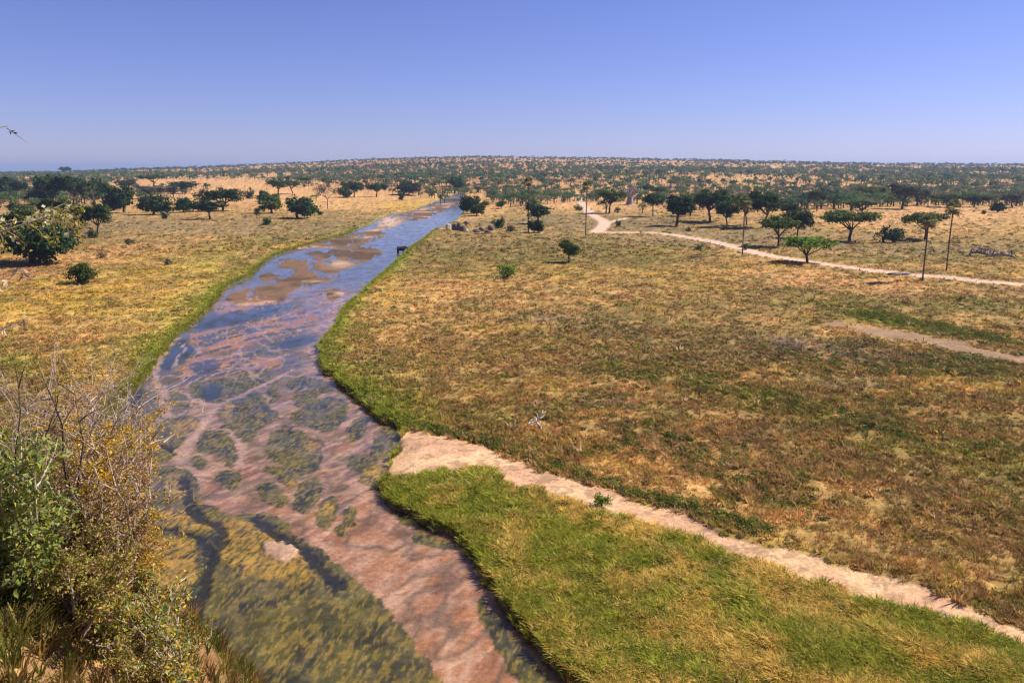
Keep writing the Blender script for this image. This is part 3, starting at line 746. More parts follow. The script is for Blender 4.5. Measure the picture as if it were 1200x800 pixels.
rt = np.random.default_rng(3)
NB1 = [blade_template(16, rt, .22, .62, .030, .55) for _ in range(8)]
NB2 = [blade_template(9, rt, .38, .55, .075, .65) for _ in range(8)]
NB3 = [blade_template(6, rt, .7, .50, .17, .9) for _ in range(6)]
def sample_px(n, v0, v1, u0=-260, u1=1460, mode=None):
    """plant more or less evenly over the visible ground"""
    U = rt.uniform(u0, u1, n); V = rt.uniform(v0, v1, n) if mode is None else rt.triangular(v0, mode, v1, n)
    a = (U - 600) / F; b = (400 - V) / F
    rz_ = -sT + b * cT; t = -CAM_H / rz_
    return a * t, (cT + b * sT) * t
def plant(n, v0, v1, templates, sc, name, label, mode=None):
    X, Y = sample_px(n, v0, v1, mode=mode)
    X = X + rt.normal(0, .3, n); Y = Y + rt.normal(0, .5, n)
    s = river_sd(X, Y)
    c, br_, tg_, U, V, bk_ = full_color(X, Y, s)
    bz, lp = surface_z(X, Y)
    dens = fbm(X, Y, 3.0, 3, 22); Ub, Vb = to_px(X, Y + 1.3, 0.0)
    br_ = np.maximum(br_, (sdist(Ub, Vb, PXPOLY['track']) > 0) * 1.0)
    keep = (s < -.15) & (br_ < .35 + .25 * rt.random(n)) & (dens + rt.random(n) * .3 + .2 * tg_ > .50) & (Y > 30) & ((Y > 45) | (bz < 1.5))
    X, Y, c, s, bz, lp, br_, tg_, bk_ = [a[keep] for a in (X, Y, c, s, bz, lp, br_, tg_, bk_)]
    m = len(X)
    c = c * rt.uniform(.72, 1.32, (m, 1)) * (1 + (rt.random((m, 3)) - .5) * [.25, .18, .3])
    straw = (rt.random(m) < .08) & (tg_ < .5); c[straw] = np.array((.52, .38, .19)) * rt.uniform(.7, 1.15, (straw.sum(), 1))
    c[tg_ > .5] = c[tg_ > .5] * .5 + np.array([(.27, .28, .035), (.40, .33, .06), (.20, .24, .03)])[rt.integers(0, 3, int((tg_ > .5).sum()))] * .5
    gr = (rt.random(m) < .07); c[gr] = PAL['green'] * rt.uniform(.6, 1.3, (gr.sum(), 1))
    c = c * 1.16
    z = bz + lp * (1 - br_ * .85) * sst(0, 2.0, -s)
    scl = sc * (.75 + .8 * fbm(X, Y, 7, 3, 15)) * (1 + .6 * bk_) * (1 - .3 * (tg_ > .5)) * np.where(rt.random(m) < .06, 1.7, 1.0)
    return scatter_tufts(name, X, Y, z, c, templates, scl, label)
plant(52000, 390, 830, NB1, .52, "grass", "tall dry and green grass tussocks over the near floodplain")
plant(65000, 290, 640, NB2, .50, "grass", "dry grass tussocks across the middle of the floodplain", mode=390)
plant(39000, 232, 370, NB3, .6, "grass", "low dry grass on the far part of the floodplain", mode=285)
def tongue_grass():
    n = 30000; X, Y = sample_px(n, 548, 830, 440, 1260); s_ = river_sd(X, Y); c, br_, tg_, U, V, bk_ = full_color(X, Y, s_); bz, lp = surface_z(X, Y)
    k = (tg_ > .6) & (br_ < .3) & (s_ < -.1); X, Y, s_, bz, lp, U, V = X[k], Y[k], s_[k], bz[k], lp[k], U[k], V[k]; m = len(X)
    nn = fbm(X, Y, 3.2, 3, 8); ci = np.where(nn + rt.normal(0, .12, m) > .51, 1, np.where(rt.random(m) < .3, 2, 0))
    c = np.array([(.42, .43, .05), (.78, .56, .16), (.19, .25, .03)])[ci] * rt.uniform(.6, 1.35, (m, 1))
    scatter_tufts("grass", X, Y, bz + lp * sst(0, 2.0, -s_), c, [blade_template(14, rt, .26, .42, .034, .75) for _ in range(6)], .45 + .55 * fbm(X, Y, 4, 2, 9), "lush yellow-green grass between the river and the sandy track")
tongue_grass()
# denser fringe on the banks
def fringe():
    P = np.array(RIVER); X = []; Y = []
    for i in range(len(P)):
        a, b = P[i], P[(i + 1) % len(P)]
        L = np.hypot(*(b - a)); my = (a[1] + b[1]) / 2
        if my < 38 or my > 420 or L > 120: continue
        k = int(L * (26 if my < 130 else 12))
        t = rt.random(k); X += list(a[0] + (b[0] - a[0]) * t + np.where(rt.random(k) < .5, rt.normal(0, 1.3, k), rt.normal(0, .35, k))); Y += list(a[1] + (b[1] - a[1]) * t + rt.normal(0, 1.5, k))
    X = np.array(X); Y = np.array(Y); s = river_sd(X, Y)
    c, br_, tg_, U, V, bk_ = full_color(X, Y, s)
    k = (s < .22) & (s > -3.6) & (br_ < .3)
    X, Y, s, c = X[k], Y[k], s[k], c[k]
    m = len(X)
    g = np.array((.36, .38, .04)) * rt.uniform(.5, 1.5, (m, 1)); w = (rt.random((m, 1)) < .75) * .8
    c = c * (1 - w) + g * w
    bz, lp = surface_z(X, Y)
    scatter_tufts("grass", X, Y, (bz + lp * sst(0, 2.0, -s)) * (1 - sst(-.35, .35, s)) - .55 * sst(-.35, .35, s) - .05, c, NB1 + NB2[:3], np.full(m, .75), "fresh green grass fringe along the cut river banks")
fringe()
# scrub clumps: low rounded mounds of leaf faces, uncountable ground cover
def scrub(n, v0, v1, size, nl, lf, name, label):
    X, Y = sample_px(n, v0, v1)
    s = river_sd(X, Y); c, br_, tg_, U, V, bk_ = full_color(X, Y, s)
    bz, lp = surface_z(X, Y)
    dens = fbm(X, Y, 9.0, 3, 13)
    k = (s < -.8) & (br_ < .2) & (dens + rt.random(n) * .35 > .60) & (Y > 34)
    X, Y, c, bz, lp = X[k], Y[k], c[k], bz[k], lp[k]; m = len(X)
    pal = np.array([(.16, .13, .03), (.27, .16, .065), (.10, .10, .03), (.40, .27, .08), (.15, .18, .025), (.20, .14, .09)])
    cc = pal[rt.integers(0, len(pal), m)] * rt.uniform(.8, 1.3, (m, 1)) * .5 + c * .5
    R_ = size * rt.uniform(.5, 1.35, m)
    d = rt.normal(size=(m, nl, 3)); d /= np.linalg.norm(d, axis=2, keepdims=True); d[..., 2] = np.abs(d[..., 2])
    rr = rt.uniform(.55, 1.05, (m, nl, 1))
    P = np.stack([X, Y, bz + lp - .12], -1)[:, None, :] + d * rr * (R_[:, None, None] * np.array([1, 1, .62]))
    V_, F_ = leaf_quads(P.reshape(-1, 3), (d + rt.normal(size=d.shape) * .6 + [0, 0, .5]).reshape(-1, 3), lf, rt, 1.0); cc = cc * 1.3
    me = mesh_np(name, V_, F_)
    set_col(me, "tintc", np.repeat(np.repeat(cc, nl, 0) * rt.uniform(.7, 1.35, (m * nl, 1)), 4, 0))
    tag(link(name, me, M['scrub']), label, 'scrub', kind='stuff')
scrub(14500, 400, 820, .55, 120, .14, "scrub", "low brown and olive scrub clumps dotted over the near floodplain")
scrub(11700, 300, 440, .80, 46, .28, "scrub", "low scrub clumps across the middle of the floodplain")
scrub(5400, 236, 300, 1.2, 24, .65, "scrub", "low dark scrub on the far floodplain")
def edge_scrub():
    """green bushes lining the sandy track, the right bank and the old track"""
    X = []; Y = []; SC = []
    for P, n, w, sc in (([(377,402),(377,420),(384,440),(405,455),(425,470),(440,482),(460,494),(485,500),(520,509),(560,517),(600,533),(650,551),(700,569),(750,584),(810,600),(860,619),(905,634)], 900, 1.0, .62),
                    ([(780,438),(830,452),(880,468),(930,480),(1000,498),(1060,515),(1120,528),(1200,540)], 420, 6.0, .7),
                    ([(1010,368),(1060,380),(1120,390),(1200,408)], 420, 5.0, .9), ([(940,425),(1020,440),(1100,440),(1200,446)], 200, 5, .8),
                    ([(640,500),(700,470),(760,440)], 90, 4, .6), ([(700,545),(760,520),(860,560),(940,610)], 200, 5, .6)):
        W = poly_world(P, 0)
        for i in range(n):
            k = rt.integers(0, len(W) - 1); t = rt.random(); q = W[k] * (1 - t) + W[k + 1] * t
            X.append(q[0] + rt.normal(0, w * .6)); Y.append(q[1] + abs(rt.normal(0, w)) + .2); SC.append(sc)
    X = np.array(X); Y = np.array(Y); SC = np.array(SC); s_ = river_sd(X, Y); c, br_, tg_, U, V, bk_ = full_color(X, Y, s_); bz, lp = surface_z(X, Y)
    k = (s_ < -.3) & (br_ < .35); X, Y, SC, c, bz, lp, s_ = X[k], Y[k], SC[k], c[k], bz[k], lp[k], s_[k]; m = len(X)
    pal = np.array([(.11, .16, .02), (.16, .20, .025), (.075, .11, .02), (.26, .23, .05), (.13, .12, .03)])
    cc = pal[rt.integers(0, 5, m)] * rt.uniform(.75, 1.3, (m, 1)); nl = 130
    R_ = SC * rt.uniform(.6, 1.4, m); d = rt.normal(size=(m, nl, 3)); d /= np.linalg.norm(d, axis=2, keepdims=True); d[..., 2] = np.abs(d[..., 2])
    P = np.stack([X, Y, bz + lp * sst(0, 2.0, -s_) - .15], -1)[:, None, :] + d * rt.uniform(.5, 1.08, (m, nl, 1)) * (R_[:, None, None] * np.array([1, 1, .8]))
    V_, F_ = leaf_quads(P.reshape(-1, 3), (d + rt.normal(size=d.shape) * .6).reshape(-1, 3), .15, rt)
    me = mesh_np("scrub", V_, F_); set_col(me, "tintc", np.repeat(np.repeat(cc, nl, 0) * rt.uniform(.65, 1.4, (m * nl, 1)), 4, 0))
    tag(link("scrub", me, M['scrub']), "greener scrub lining the river bank, the sandy track and the old dry channels", 'scrub', kind='stuff')
edge_scrub()

# ------------------------------------------------------------------ tree builders
def sub_rng(s): return np.random.default_rng(s)
def acacia(seed, n=4600, leaf=.44, mat_='crown', name='acacia_tree', flat=1.0, spread=1.0, noparts=False, fork=.30, bark='bark'):
    """unit tree ~10 m tall, ~13 m wide, flat topped"""
    rg = sub_rng(seed); rd_ = random.Random(seed)
    root = empty(name)
    nl = rg.integers(7, 10); lobes = []
    for i in range(nl):
        a = 2 * math.pi * i / nl + rg.uniform(-.4, .4); r = rg.uniform(2.3, 4.4) * spread if i else 0
        lobes.append((r * math.cos(a), r * math.sin(a), rg.uniform(7.9, 8.9) - r * .22 - (flat - 1) * .75, rg.uniform(2.0, 3.0) * spread, rg.uniform(2.0, 3.0) * spread, rg.uniform(.85, 1.2) * flat))
    tr = MB(); fz = 10 * fork * rg.uniform(.8, 1.1); lean = (rg.uniform(-.9, .9), rg.uniform(-.6, .6))
    f0 = Vector((lean[0], lean[1], fz))
    tr.tube(bez((0, 0, -.4), (lean[0] * .1, lean[1] * .1, fz * .5), f0, 5), [.42, .34, .30, .28, .27, .27], 8)
    for lb in lobes:
        e = Vector(lb[:3]); mid = f0.lerp(e, .5) + Vector((rd_.uniform(-.5, .5), rd_.uniform(-.5, .5), -.2))
        pts = bez(f0, mid, e, 5); tr.tube(pts, [.20, .17, .14, .11, .08, .04], 6)
        for q in range(4):
            p0 = pts[rd_.choice([3, 4])]; e2 = e + Vector((rd_.uniform(-1, 1) * lb[3] * .8, rd_.uniform(-1, 1) * lb[4] * .8, rd_.uniform(-.3, .5)))
            tr.tube(bez(p0, p0.lerp(e2, .5) + Vector((0, 0, -.15)), e2, 3), [.08, .06, .04, .02], 4)
    tm = tr.mesh("trunk"); link("trunk", tm, M[bark], root)
    cm = crown_mesh("crown", lobes, n, leaf, rg, clump=.20, nclump=150, up=1.0, fill=.2)
    link("crown", cm, M[mat_], root)
    return root
def round_tree(seed, n=4600, leaf=.42, mat_='crown_dark', name='leafy_tree', trunk_h=2.4, low=False):
    """~8 m tall, ~8 m wide dense round crown"""
    rg = sub_rng(seed); rd_ = random.Random(seed); root = empty(name); lobes = []
    cz = 3.0 if low else 4.9
    for i in range(9):
        a = rg.uniform(0, 6.28); r = rg.uniform(.5, 2.3) if i else 0
        lobes.append((r * math.cos(a), r * math.sin(a), cz + rg.uniform(-1.3, 1.5) * (.8 if low else 1) * (1 if i else .3), rg.uniform(1.3, 2.3), rg.uniform(1.3, 2.3), rg.uniform(1.1, 1.7)))
    tr = MB(); f0 = Vector((rg.uniform(-.3, .3), rg.uniform(-.3, .3), .8 if low else trunk_h))
    tr.tube([(0, 0, -.4), tuple(f0 * .5), tuple(f0)], [.36, .28, .26], 8)
    for lb in lobes:
        e = Vector(lb[:3]); tr.tube(bez(f0, f0.lerp(e, .5) + Vector((rd_.uniform(-.4, .4), rd_.uniform(-.4, .4), 0)), e, 4), [.16, .13, .1, .07, .03], 5)
    link("trunk", tr.mesh("trunk"), M['bark'], root)
    link("crown", crown_mesh("crown", lobes, n, leaf, rg, clump=.24, nclump=120, up=.4, fill=.35), M[mat_], root)
    return root
def bush(seed, n=900, leaf=.20, mat_='crown_dark', name='bush'):
    """~2.4 m tall, ~3.4 m wide, leaves down to the ground"""
    rg = sub_rng(seed); root = empty(name); lobes = []
    for i in range(7):
        a = rg.uniform(0, 6.28); r = rg.uniform(.3, 1.0) if i else 0
        lobes.append((r * math.cos(a), r * math.sin(a), rg.uniform(.35, 1.25), rg.uniform(.7, 1.0), rg.uniform(.7, 1.0), rg.uniform(.55, .85)))
    tr = MB()
    for lb in lobes: tr.tube(bez((0, 0, -.15), (lb[0] * .3, lb[1] * .3, .6), lb[:3], 4), [.06, .05, .04, .03, .015], 5)
    link("stem", tr.mesh("stem"), M['bark'], root)
    link("crown", crown_mesh("crown", lobes, n, leaf, rg, clump=.22, nclump=60, up=.4, fill=.3), M[mat_], root)
    return root
def bare_tree(seed, name='bare_tree', h=8.0, tl=.36, thick=.9, mat_='deadgrey', leafy=0, tw=3):
    rd_ = random.Random(seed); root = empty(name); tr = MB()
    tips = []
    def grow(p, d, L, r, lev):
        q = p + d * L; mid = p.lerp(q, .5) + Vector((rd_.uniform(-.1, .1), rd_.uniform(-.1, .1), rd_.uniform(-.05, .1))) * L
        tr.tube(bez(p, mid, q, 3), [r, r * .85, r * .72, r * .6], 7 if lev < 2 else 4)
        if lev >= tw: tips.append(q); return
        for k in range(rd_.choice([3, 4]) if lev else 5):
            nd = (d * .55 + Vector((rd_.uniform(-1, 1), rd_.uniform(-1, 1), rd_.uniform(-.15, .7)))).normalized()
            grow(q if k < 2 else p.lerp(q, rd_.uniform(.6, .95)), nd, L * rd_.uniform(.5, .75), r * .5, lev + 1)
    grow(Vector((0, 0, -.3)), Vector((0, 0, 1)), h * tl, thick, 0)
    link("trunk", tr.mesh("trunk"), M[mat_], root)
    if leafy:
        rg = sub_rng(seed); T = np.array([tuple(t) for t in tips])
        P = T[rg.integers(0, len(T), leafy)] + rg.normal(0, .38, (leafy, 3))
        V_, F_ = leaf_quads(P, rg.normal(size=(leafy, 3)) + [0, 0, .4], .24, rg); me_ = mesh_np("crown", V_, F_)
        set_col(me_, "tintc", np.repeat(rg.uniform(.7, 1.3, (leafy, 1)) * np.ones((1, 3)), 4, 0)); link("crown", me_, M['crown_grey'], root)
    return root
def palm(seed, h=17.0, rag=0, name='palm_tree', r=.26):
    rd_ = random.Random(seed); rg = sub_rng(seed); root = empty(name); tr = MB()
    bend = rd_.uniform(-.35, .35); pts = [(bend * math.sin(t * 2.2), 0.15 * t, h * t - .3) for t in [i / 12 for i in range(13)]]
    rad = [r * 1.35, r * 1.1, r, r * .97, r * .95, r * .95, r * .98, r * 1.05, r * 1.02, r * .92, r * .82, r * .75, r * .7]
    tr.tube(pts, rad, 9); link("trunk", tr.mesh("trunk"), M['bark_palm'], root)
    top = Vector(pts[-1]); V = []; Fc = []; colr = []
    nf = 32
    for i in range(nf):
        a = i * 2.4 + rd_.uniform(-.2, .2); el = R(78 - 125 * (i / nf)) + rd_.uniform(-.15, .15)
        dr = Vector((math.cos(a) * math.cos(el), math.sin(a) * math.cos(el), math.sin(el)))
        L1 = rd_.uniform(.9, 1.4); hub = top + dr * L1 - Vector((0, 0, .06))
        side = dr.cross(Vector((0, 0, 1)));
        if side.length < .1: side = Vector((1, 0, 0))
        side.normalize(); upv = side.cross(dr).normalized()
        k = len(V); w = .02
        V += [tuple(top - side * w), tuple(top + side * w), tuple(hub + side * w), tuple(hub - side * w)]; Fc.append((k, k + 1, k + 2, k + 3)); tn = .65 + .5 * rd_.random(); cc = (tn, tn * 1.05, tn) if i < 24 else (1.1, .85, .7)
        colr += [cc] * 4
        nb = 11
        for j in range(nb):
            s_ = -1.25 + 2.5 * j / (nb - 1); rl = rd_.uniform(1.8, 2.4) * (1 - .18 * abs(s_))
            bd = (dr * math.cos(s_) + side * math.sin(s_) + upv * (.16 - .2 * abs(s_))).normalized()
            tip = hub + bd * rl - Vector((0, 0, .28 * rl * (1 if i > 8 else .4))); m1 = hub + bd * rl * .55
            sw = bd.cross(upv).normalized() * .15
            k = len(V); V += [tuple(hub), tuple(m1 + sw), tuple(tip), tuple(m1 - sw)]; Fc.append((k, k + 1, k + 2, k + 3)); colr += [cc] * 4
    me_ = mesh_np("fronds", np.array(V), np.array(Fc)); set_col(me_, "tintc", np.array(colr)); link("fronds", me_, M['palm'], root)
    return root

PROTO = {}
def proto(key, fn):
    if key not in PROTO: PROTO[key] = [fn(), False]
    return PROTO[key]
def size_of(root):
    lo = np.array([1e9] * 3); hi = -lo
    for ch in root.children:
        co = np.empty(len(ch.data.vertices) * 3, np.float32); ch.data.vertices.foreach_get("co", co); co = co.reshape(-1, 3)
        lo = np.minimum(lo, np.percentile(co, 1, axis=0)); hi = np.maximum(hi, np.percentile(co, 99, axis=0))
    return lo, hi
SIZE = {}
FN = {
 'ac1': lambda: acacia(21, flat=1.5), 'ac2': lambda: acacia(22, flat=1.7, spread=.92), 'ac3': lambda: acacia(23, flat=1.2, spread=1.08), 'ac4': lambda: acacia(35, flat=2.0, spread=.85, fork=.4),
 'acb': lambda: acacia(27, mat_='crown_bright', flat=1.6), 'acd': lambda: acacia(25, n=6000, mat_='crown_dark', flat=2.3), 'acd2': lambda: acacia(29, n=6000, mat_='crown_dark', flat=2.1, spread=.9),
 'acg': lambda: acacia(31, mat_='crown_grey', flat=2.2, spread=.85, n=3200), 'acp': lambda: acacia(33, mat_='crown_dark', flat=2.0, bark='bark_pale', fork=.5),
 'rd1': lambda: round_tree(41), 'rd2': lambda: round_tree(42), 'rd3': lambda: round_tree(43, low=True, n=5200), 'rd4': lambda: round_tree(44, low=True, mat_='crown', n=5000),
 'rdg': lambda: round_tree(45, mat_='crown_grey', n=3200), 'rdm': lambda: round_tree(46, mat_='crown'), 'big': lambda: round_tree(47, low=True, n=12000, leaf=.30),
 'bu1': lambda: bush(51), 'bu2': lambda: bush(52, mat_='crown'), 'bub': lambda: bush(53, mat_='crown_bright', n=1500, leaf=.15), 'bug': lambda: bush(54, mat_='crown_grey', n=500), 'bul': lambda: bush(55, n=3000, leaf=.13, mat_='crown'),
 'bao': lambda: bare_tree(61, 'baobab_tree', 9, .24, .75, tw=4), 'thn': lambda: bare_tree(62, 'thorn_bush', 4.0, .3, .12, tw=3, leafy=220), 'slim': lambda: bare_tree(64, 'slender_tree', 10, .36, .22, tw=3, leafy=900),
}
NAMES = dict(ac='acacia_tree', rd='leafy_tree', bu='bush', bi='leafy_tree')
def put(kind, U, Vb, Vt, Wpx, label, cat=None, group=None, rz=None):
    if kind not in PROTO:
        PROTO[kind] = FN[kind](); SIZE[kind] = size_of(PROTO[kind]); fresh = True
    else: fresh = False
    p = PROTO[kind]; lo, hi = SIZE[kind]
    x, y, z = ground_pt(U, Vb)
    if y < 420: z += float(surface_z(np.array([x]), np.array([y]))[1][0])
    dep = y * cT - (z - CAM_H) * sT
    k = dep / F
    hgt = (Vb - Vt) * k / cT * 1.0
    wid = Wpx * k
    sz = hgt / hi[2]; sx = wid / (hi[0] - lo[0])
    rz = random.uniform(-3.1, 3.1) if rz is None else rz
    if fresh: o = p; o.location = (x, y, z - .05); o.rotation_euler = (0, 0, rz); o.scale = (sx, sx, sz)
    else: o = copy_tree(p, (x, y, z - .05), rz, (sx, sx, sz))
    for ky in ("label", "category", "group"):
        if ky in o: del o[ky]
    tag(o, label, cat or ('bush' if kind.startswith('bu') else 'tree'), group)
    return o
TREES = [
 # right bank
 ('ac3',995,283,248,62,"wide flat-topped acacia with dark forked trunk, left of the round dark bush"),
 ('acb',946,308,278,54,"bright green spreading acacia standing right beside the dirt road"),
 ('ac1',912,289,255,40,"flat acacia with thin leaning trunk just behind the bright green roadside acacia"),
 ('acd',934,279,247,34,"dark green acacia overlapping the flat acacia with leaning trunk behind the road"),
 ('rd1',924,258,237,27,"dense blue-green tree behind the dark acacias near the dirt road"),
 ('acd2',894,267,226,36,"tall broad acacia with straight dark trunk in the middle of the roadside grove"),
 ('ac2',875,264,230,24,"tall acacia seen behind the crown of the thin roadside palm"),
 ('acd',852,266,236,30,"dark acacia with low crown at the left of the thin roadside palm"),
 ('acd2',832,260,224,42,"big dark acacia with two crown layers in the roadside grove"),
 ('rd2',793,265,231,30,"tall dark tree with a dense oval crown left of the big dark acacia"),
 ('ac4',809,253,229,26,"smaller acacia tucked behind the dense oval-crowned tree"),
 ('acp',765,254,227,22,"dark-topped tree with grey lower branches beside the dense oval-crowned tree"),
 ('ac4',714,250,223,28,"dark rounded acacia right of the road bend"),
 ('ac2',773,233,219,17,"small umbrella acacia beyond the grove, above the grey-branched tree"),
 ('ac1',759,231,217,13,"tiny umbrella acacia left of the other small one beyond the grove"),
 ('ac1',1009,252,235,38,"flat acacia just behind the wide flat-topped acacia"),
 ('ac4',957,245,224,22,"upright acacia in pale grass behind the roadside grove"),
 ('acg',970,241,221,22,"grey-green acacia beside the upright acacia in pale grass"),
 ('bu1',1047,285,266,31,"large round dark bush on the grass between acacia and palms"),
 ('ac3',1084,281,250,46,"flat acacia with a split crown standing behind the two tall palms"),
 ('acg',1057,245,216,38,"large grey-green acacia on the pale plain above the round dark bush"),
 ('ac2',1020,236,219,30,"low spreading acacia left of the large grey-green acacia"),
 ('acg',1074,241,221,24,"olive acacia touching the large grey-green acacia from the right"),
 ('ac1',1110,243,228,32,"wide low acacia on the plain above the taller palm"),
 ('acd2',1141,243,229,24,"dark low acacia right of the palms on the pale plain"),
 ('rd3',1169,249,238,12,"small dark tree at the far edge of the pale clearing on the right"),
 ('acg',1186,243,227,26,"grey-green acacia near the right edge of the view"),
 ('bu1',1153,251,246,7,"lone tiny dark bush on the pale clearing"),
 ('rdm',667,308,283,20,"small bushy tree with short trunk alone on the floodplain"),
 ('bub',595,325,311,26,"bright green low bush alone in the dry grass"),
 ('bu1',725,266,258,7,"small dark bush beside the fork of the dirt road"),
 ('rd2',630,262,241,22,"round dark tree growing at the trunk of the vine-covered palm"),
 ('rd3',626,273,259,15,"low dark bush at the foot of the vine-covered palm"),
 ('rd3',553,250,231,19,"dark riverside tree at the water's edge where the river bends away"),
 ('rd4',559,253,239,15,"smaller green tree in front of the dark riverside tree"),
 ('bu1',583,268,256,17,"dark bush on bare ground beside the boulders"),
 ('rdm',587,245,236,11,"small round tree above the bush beside the boulders"),
 ('bu2',570,241,234,12,"low green bush on bare ground behind the riverside trees"),
 ('bug',598,271,264,14,"low brownish bush right of the dark bush beside the boulders"),
 ('bug',806,272,266,9,"dry little bush in the grass below the dense oval-crowned tree"),
 ('bu1',847,270,266,7,"tiny dark bush in the grass under the big dark acacia"),
 ('bug',873,293,285,9,"dry bush in the grass below the road near the thin palm"),
 ('bu2',818,293,287,10,"small green bush below the dirt road left of the thin palm"),
 ('bub',705,593,579,20,"small dense green and straw bush on the sandy track"),
 ('bu2',678,247,240,12,"dark bush beside the road just right of its far bend"),
 # left bank
 ('rd4',318,250,226,24,"round-headed tree with mushroom shape on the pale left bank"),
 ('rd3',349,256,233,30,"dark stepped tree right of the mushroom-shaped tree"),
 ('acd',261,247,222,46,"large dark spreading acacia on the left bank"),
 ('acd2',246,257,236,32,"dark acacia on a thin trunk in front of the large spreading one"),
 ('rd3',216,249,233,16,"dense dark tree left of the large spreading acacia"),
 ('bu1',313,264,255,12,"small dark bush alone in grass below the mushroom-shaped tree"),
 ('bu1',301,252,243,8,"small upright bush left of the mushroom-shaped tree"),
 ('bu2',369,249,241,11,"green bush right of the dark stepped tree"),
 ('bu1',376,252,247,8,"tiny dark bush at the right end of the bushes by the stepped tree"),
 ('slim',384,245,217,24,"slender half-bare grey tree on the pale left bank"),
 ('ac4',326,229,211,24,"grey-green acacia above the mushroom-shaped tree"),
 ('ac2',343,227,212,18,"acacia right of the one above the mushroom-shaped tree"),
 ('bu2',293,233,221,12,"olive bush on the slope right of the large spreading acacia"),
 ('acd2',218,227,213,22,"dark flat acacia on the pale slope above the dense dark tree"),
 ('acg',204,233,218,14,"grey-green tree at the left end of the pale slope"),
 ('acd',114,278,240,33,"acacia with a curved leaning trunk on the left bank"),
 ('ac1',88,266,242,28,"flat acacia left of the one with the curved trunk"),
 ('acd2',68,266,234,32,"dark acacia behind the flowering branch on the left"),
 ('acd',62,240,207,34,"tall very dark acacia at the left of the far grove"),
 ('acd2',86,240,208,32,"tall very dark acacia in the middle of the left grove"),
 ('acp',112,243,212,30,"dark acacia with a pale leaning trunk in the left grove"),
 ('rd1',22,232,211,21,"round dark tree near the left edge of the far grove"),
 ('rd2',3,235,209,20,"dark tree cut by the left edge of the view"),
 ('rd3',41,240,224,22,"low dark tree between the round tree and the left grove"),
 ('rd4',28,252,239,24,"green tree behind the flowering branch, low in the left grove"),
 ('rd3',145,249,221,28,"dense dark tree with black shade beneath, right of the left grove"),
 ('rd3',180,252,231,28,"dense blue-green tree right of the dark tree with black shade"),
 ('acg',150,226,210,24,"purple-grey acacia behind the dense tree with black shade"),
 ('acg',176,233,219,30,"olive-grey scrub tree on the slope above the blue-green tree"),
 ('bu1',194,257,248,11,"small bush right of the dense blue-green tree"),
 ('bu2',108,279,267,14,"green bush at the foot of the curved leaning trunk"),
 ('thn',84,279,265,24,"leafless grey thorn bush left of the curved leaning trunk"),
 ('big',38,309,254,66,"large dense dark tree by the left edge behind the flowering branch"),
 ('bul',95,333,310,31,"round olive-green bush alone in the dry grass of the left bank"),
 ('ac1',180,219,205,26,"umbrella acacia on the crest of the pale left slope"),
 ('acd2',76,205,196,12,"lone acacia rising above the far left ridge"),
 ('bug',152,286,280,12,"small grey bush on the left bank slope"),
 ('bug',120,303,296,10,"small brown bush left of the red path on the left bank"),
 ('bug',196,311,304,12,"small dark tuft bush near the left river bank"),
 # far centre
 ('acd',415,231,214,24,"dark acacia left of the pair beyond the river bend"),
 ('acd2',441,231,215,20,"dark acacia second in the row beyond the sand bars"),
 ('rd3',474,228,213,21,"wide very dark tree in the row beyond the sand bars"),
 ('bu1',471,235,225,10,"dark bush below the wide very dark tree"),
 ('rdg',491,229,215,12,"small olive tree right of the wide very dark tree"),
 ('rd1',533,226,209,16,"blue-green tree behind the far end of the river"),
 ('ac2',357,217,208,16,"bright flat acacia on the slope above the pale left bank"),
 ('rd4',405,232,220,14,"leafy tree at the left end of the row beyond the sand bars"),
 ('bao',738,240,220,18,"leafless grey baobab behind the dark rounded acacia"),
]
for t in TREES: put(*t)
# palms (their own height in metres comes from the survey)
def put_palm(U, Vb, Vt, label, seed, r=.26, lean=0):
    x, y, z = ground_pt(U, Vb); dep = y * cT - (z - CAM_H) * sT
    h = (Vb - Vt) * dep / F / cT
    o = palm(seed, h - .8, r=r); o.location = (x, y, z); o.rotation_euler = (0, R(lean), random.uniform(-.5, .5)) if lean else (0, 0, random.uniform(-3, 3))
    tag(o, label, "palm"); return o
put_palm(1081, 329, 258, "tall leaning palm with a ragged crown, nearer of the two by the road", 71, .20, 1)
put_palm(1109, 318, 243, "tall palm with the fuller pale crown, right of the ragged one", 72, .20, 1)
put_palm(870, 299, 236, "very thin palm standing at the edge of the dirt road before the grove", 73, .20)
put_palm(686, 277, 218, "thin tall palm beside the bend of the dirt road", 74, .22)
vp = put_palm(619, 273, 214, "palm smothered in dark vines rising beside the round dark tree", 75, .30)
rgv = sub_rng(77)
vme = crown_mesh("vine", [(0, 0, 12.5, 1.2, 1.2, 2.2), (0, 0, 8.5, .75, .75, 2.4), (0, 0, 4.5, .6, .6, 2.4)], 1500, .3, rgv, clump=.25, nclump=70, up=.2)
link("vine", vme, M['crown_dark'], vp)

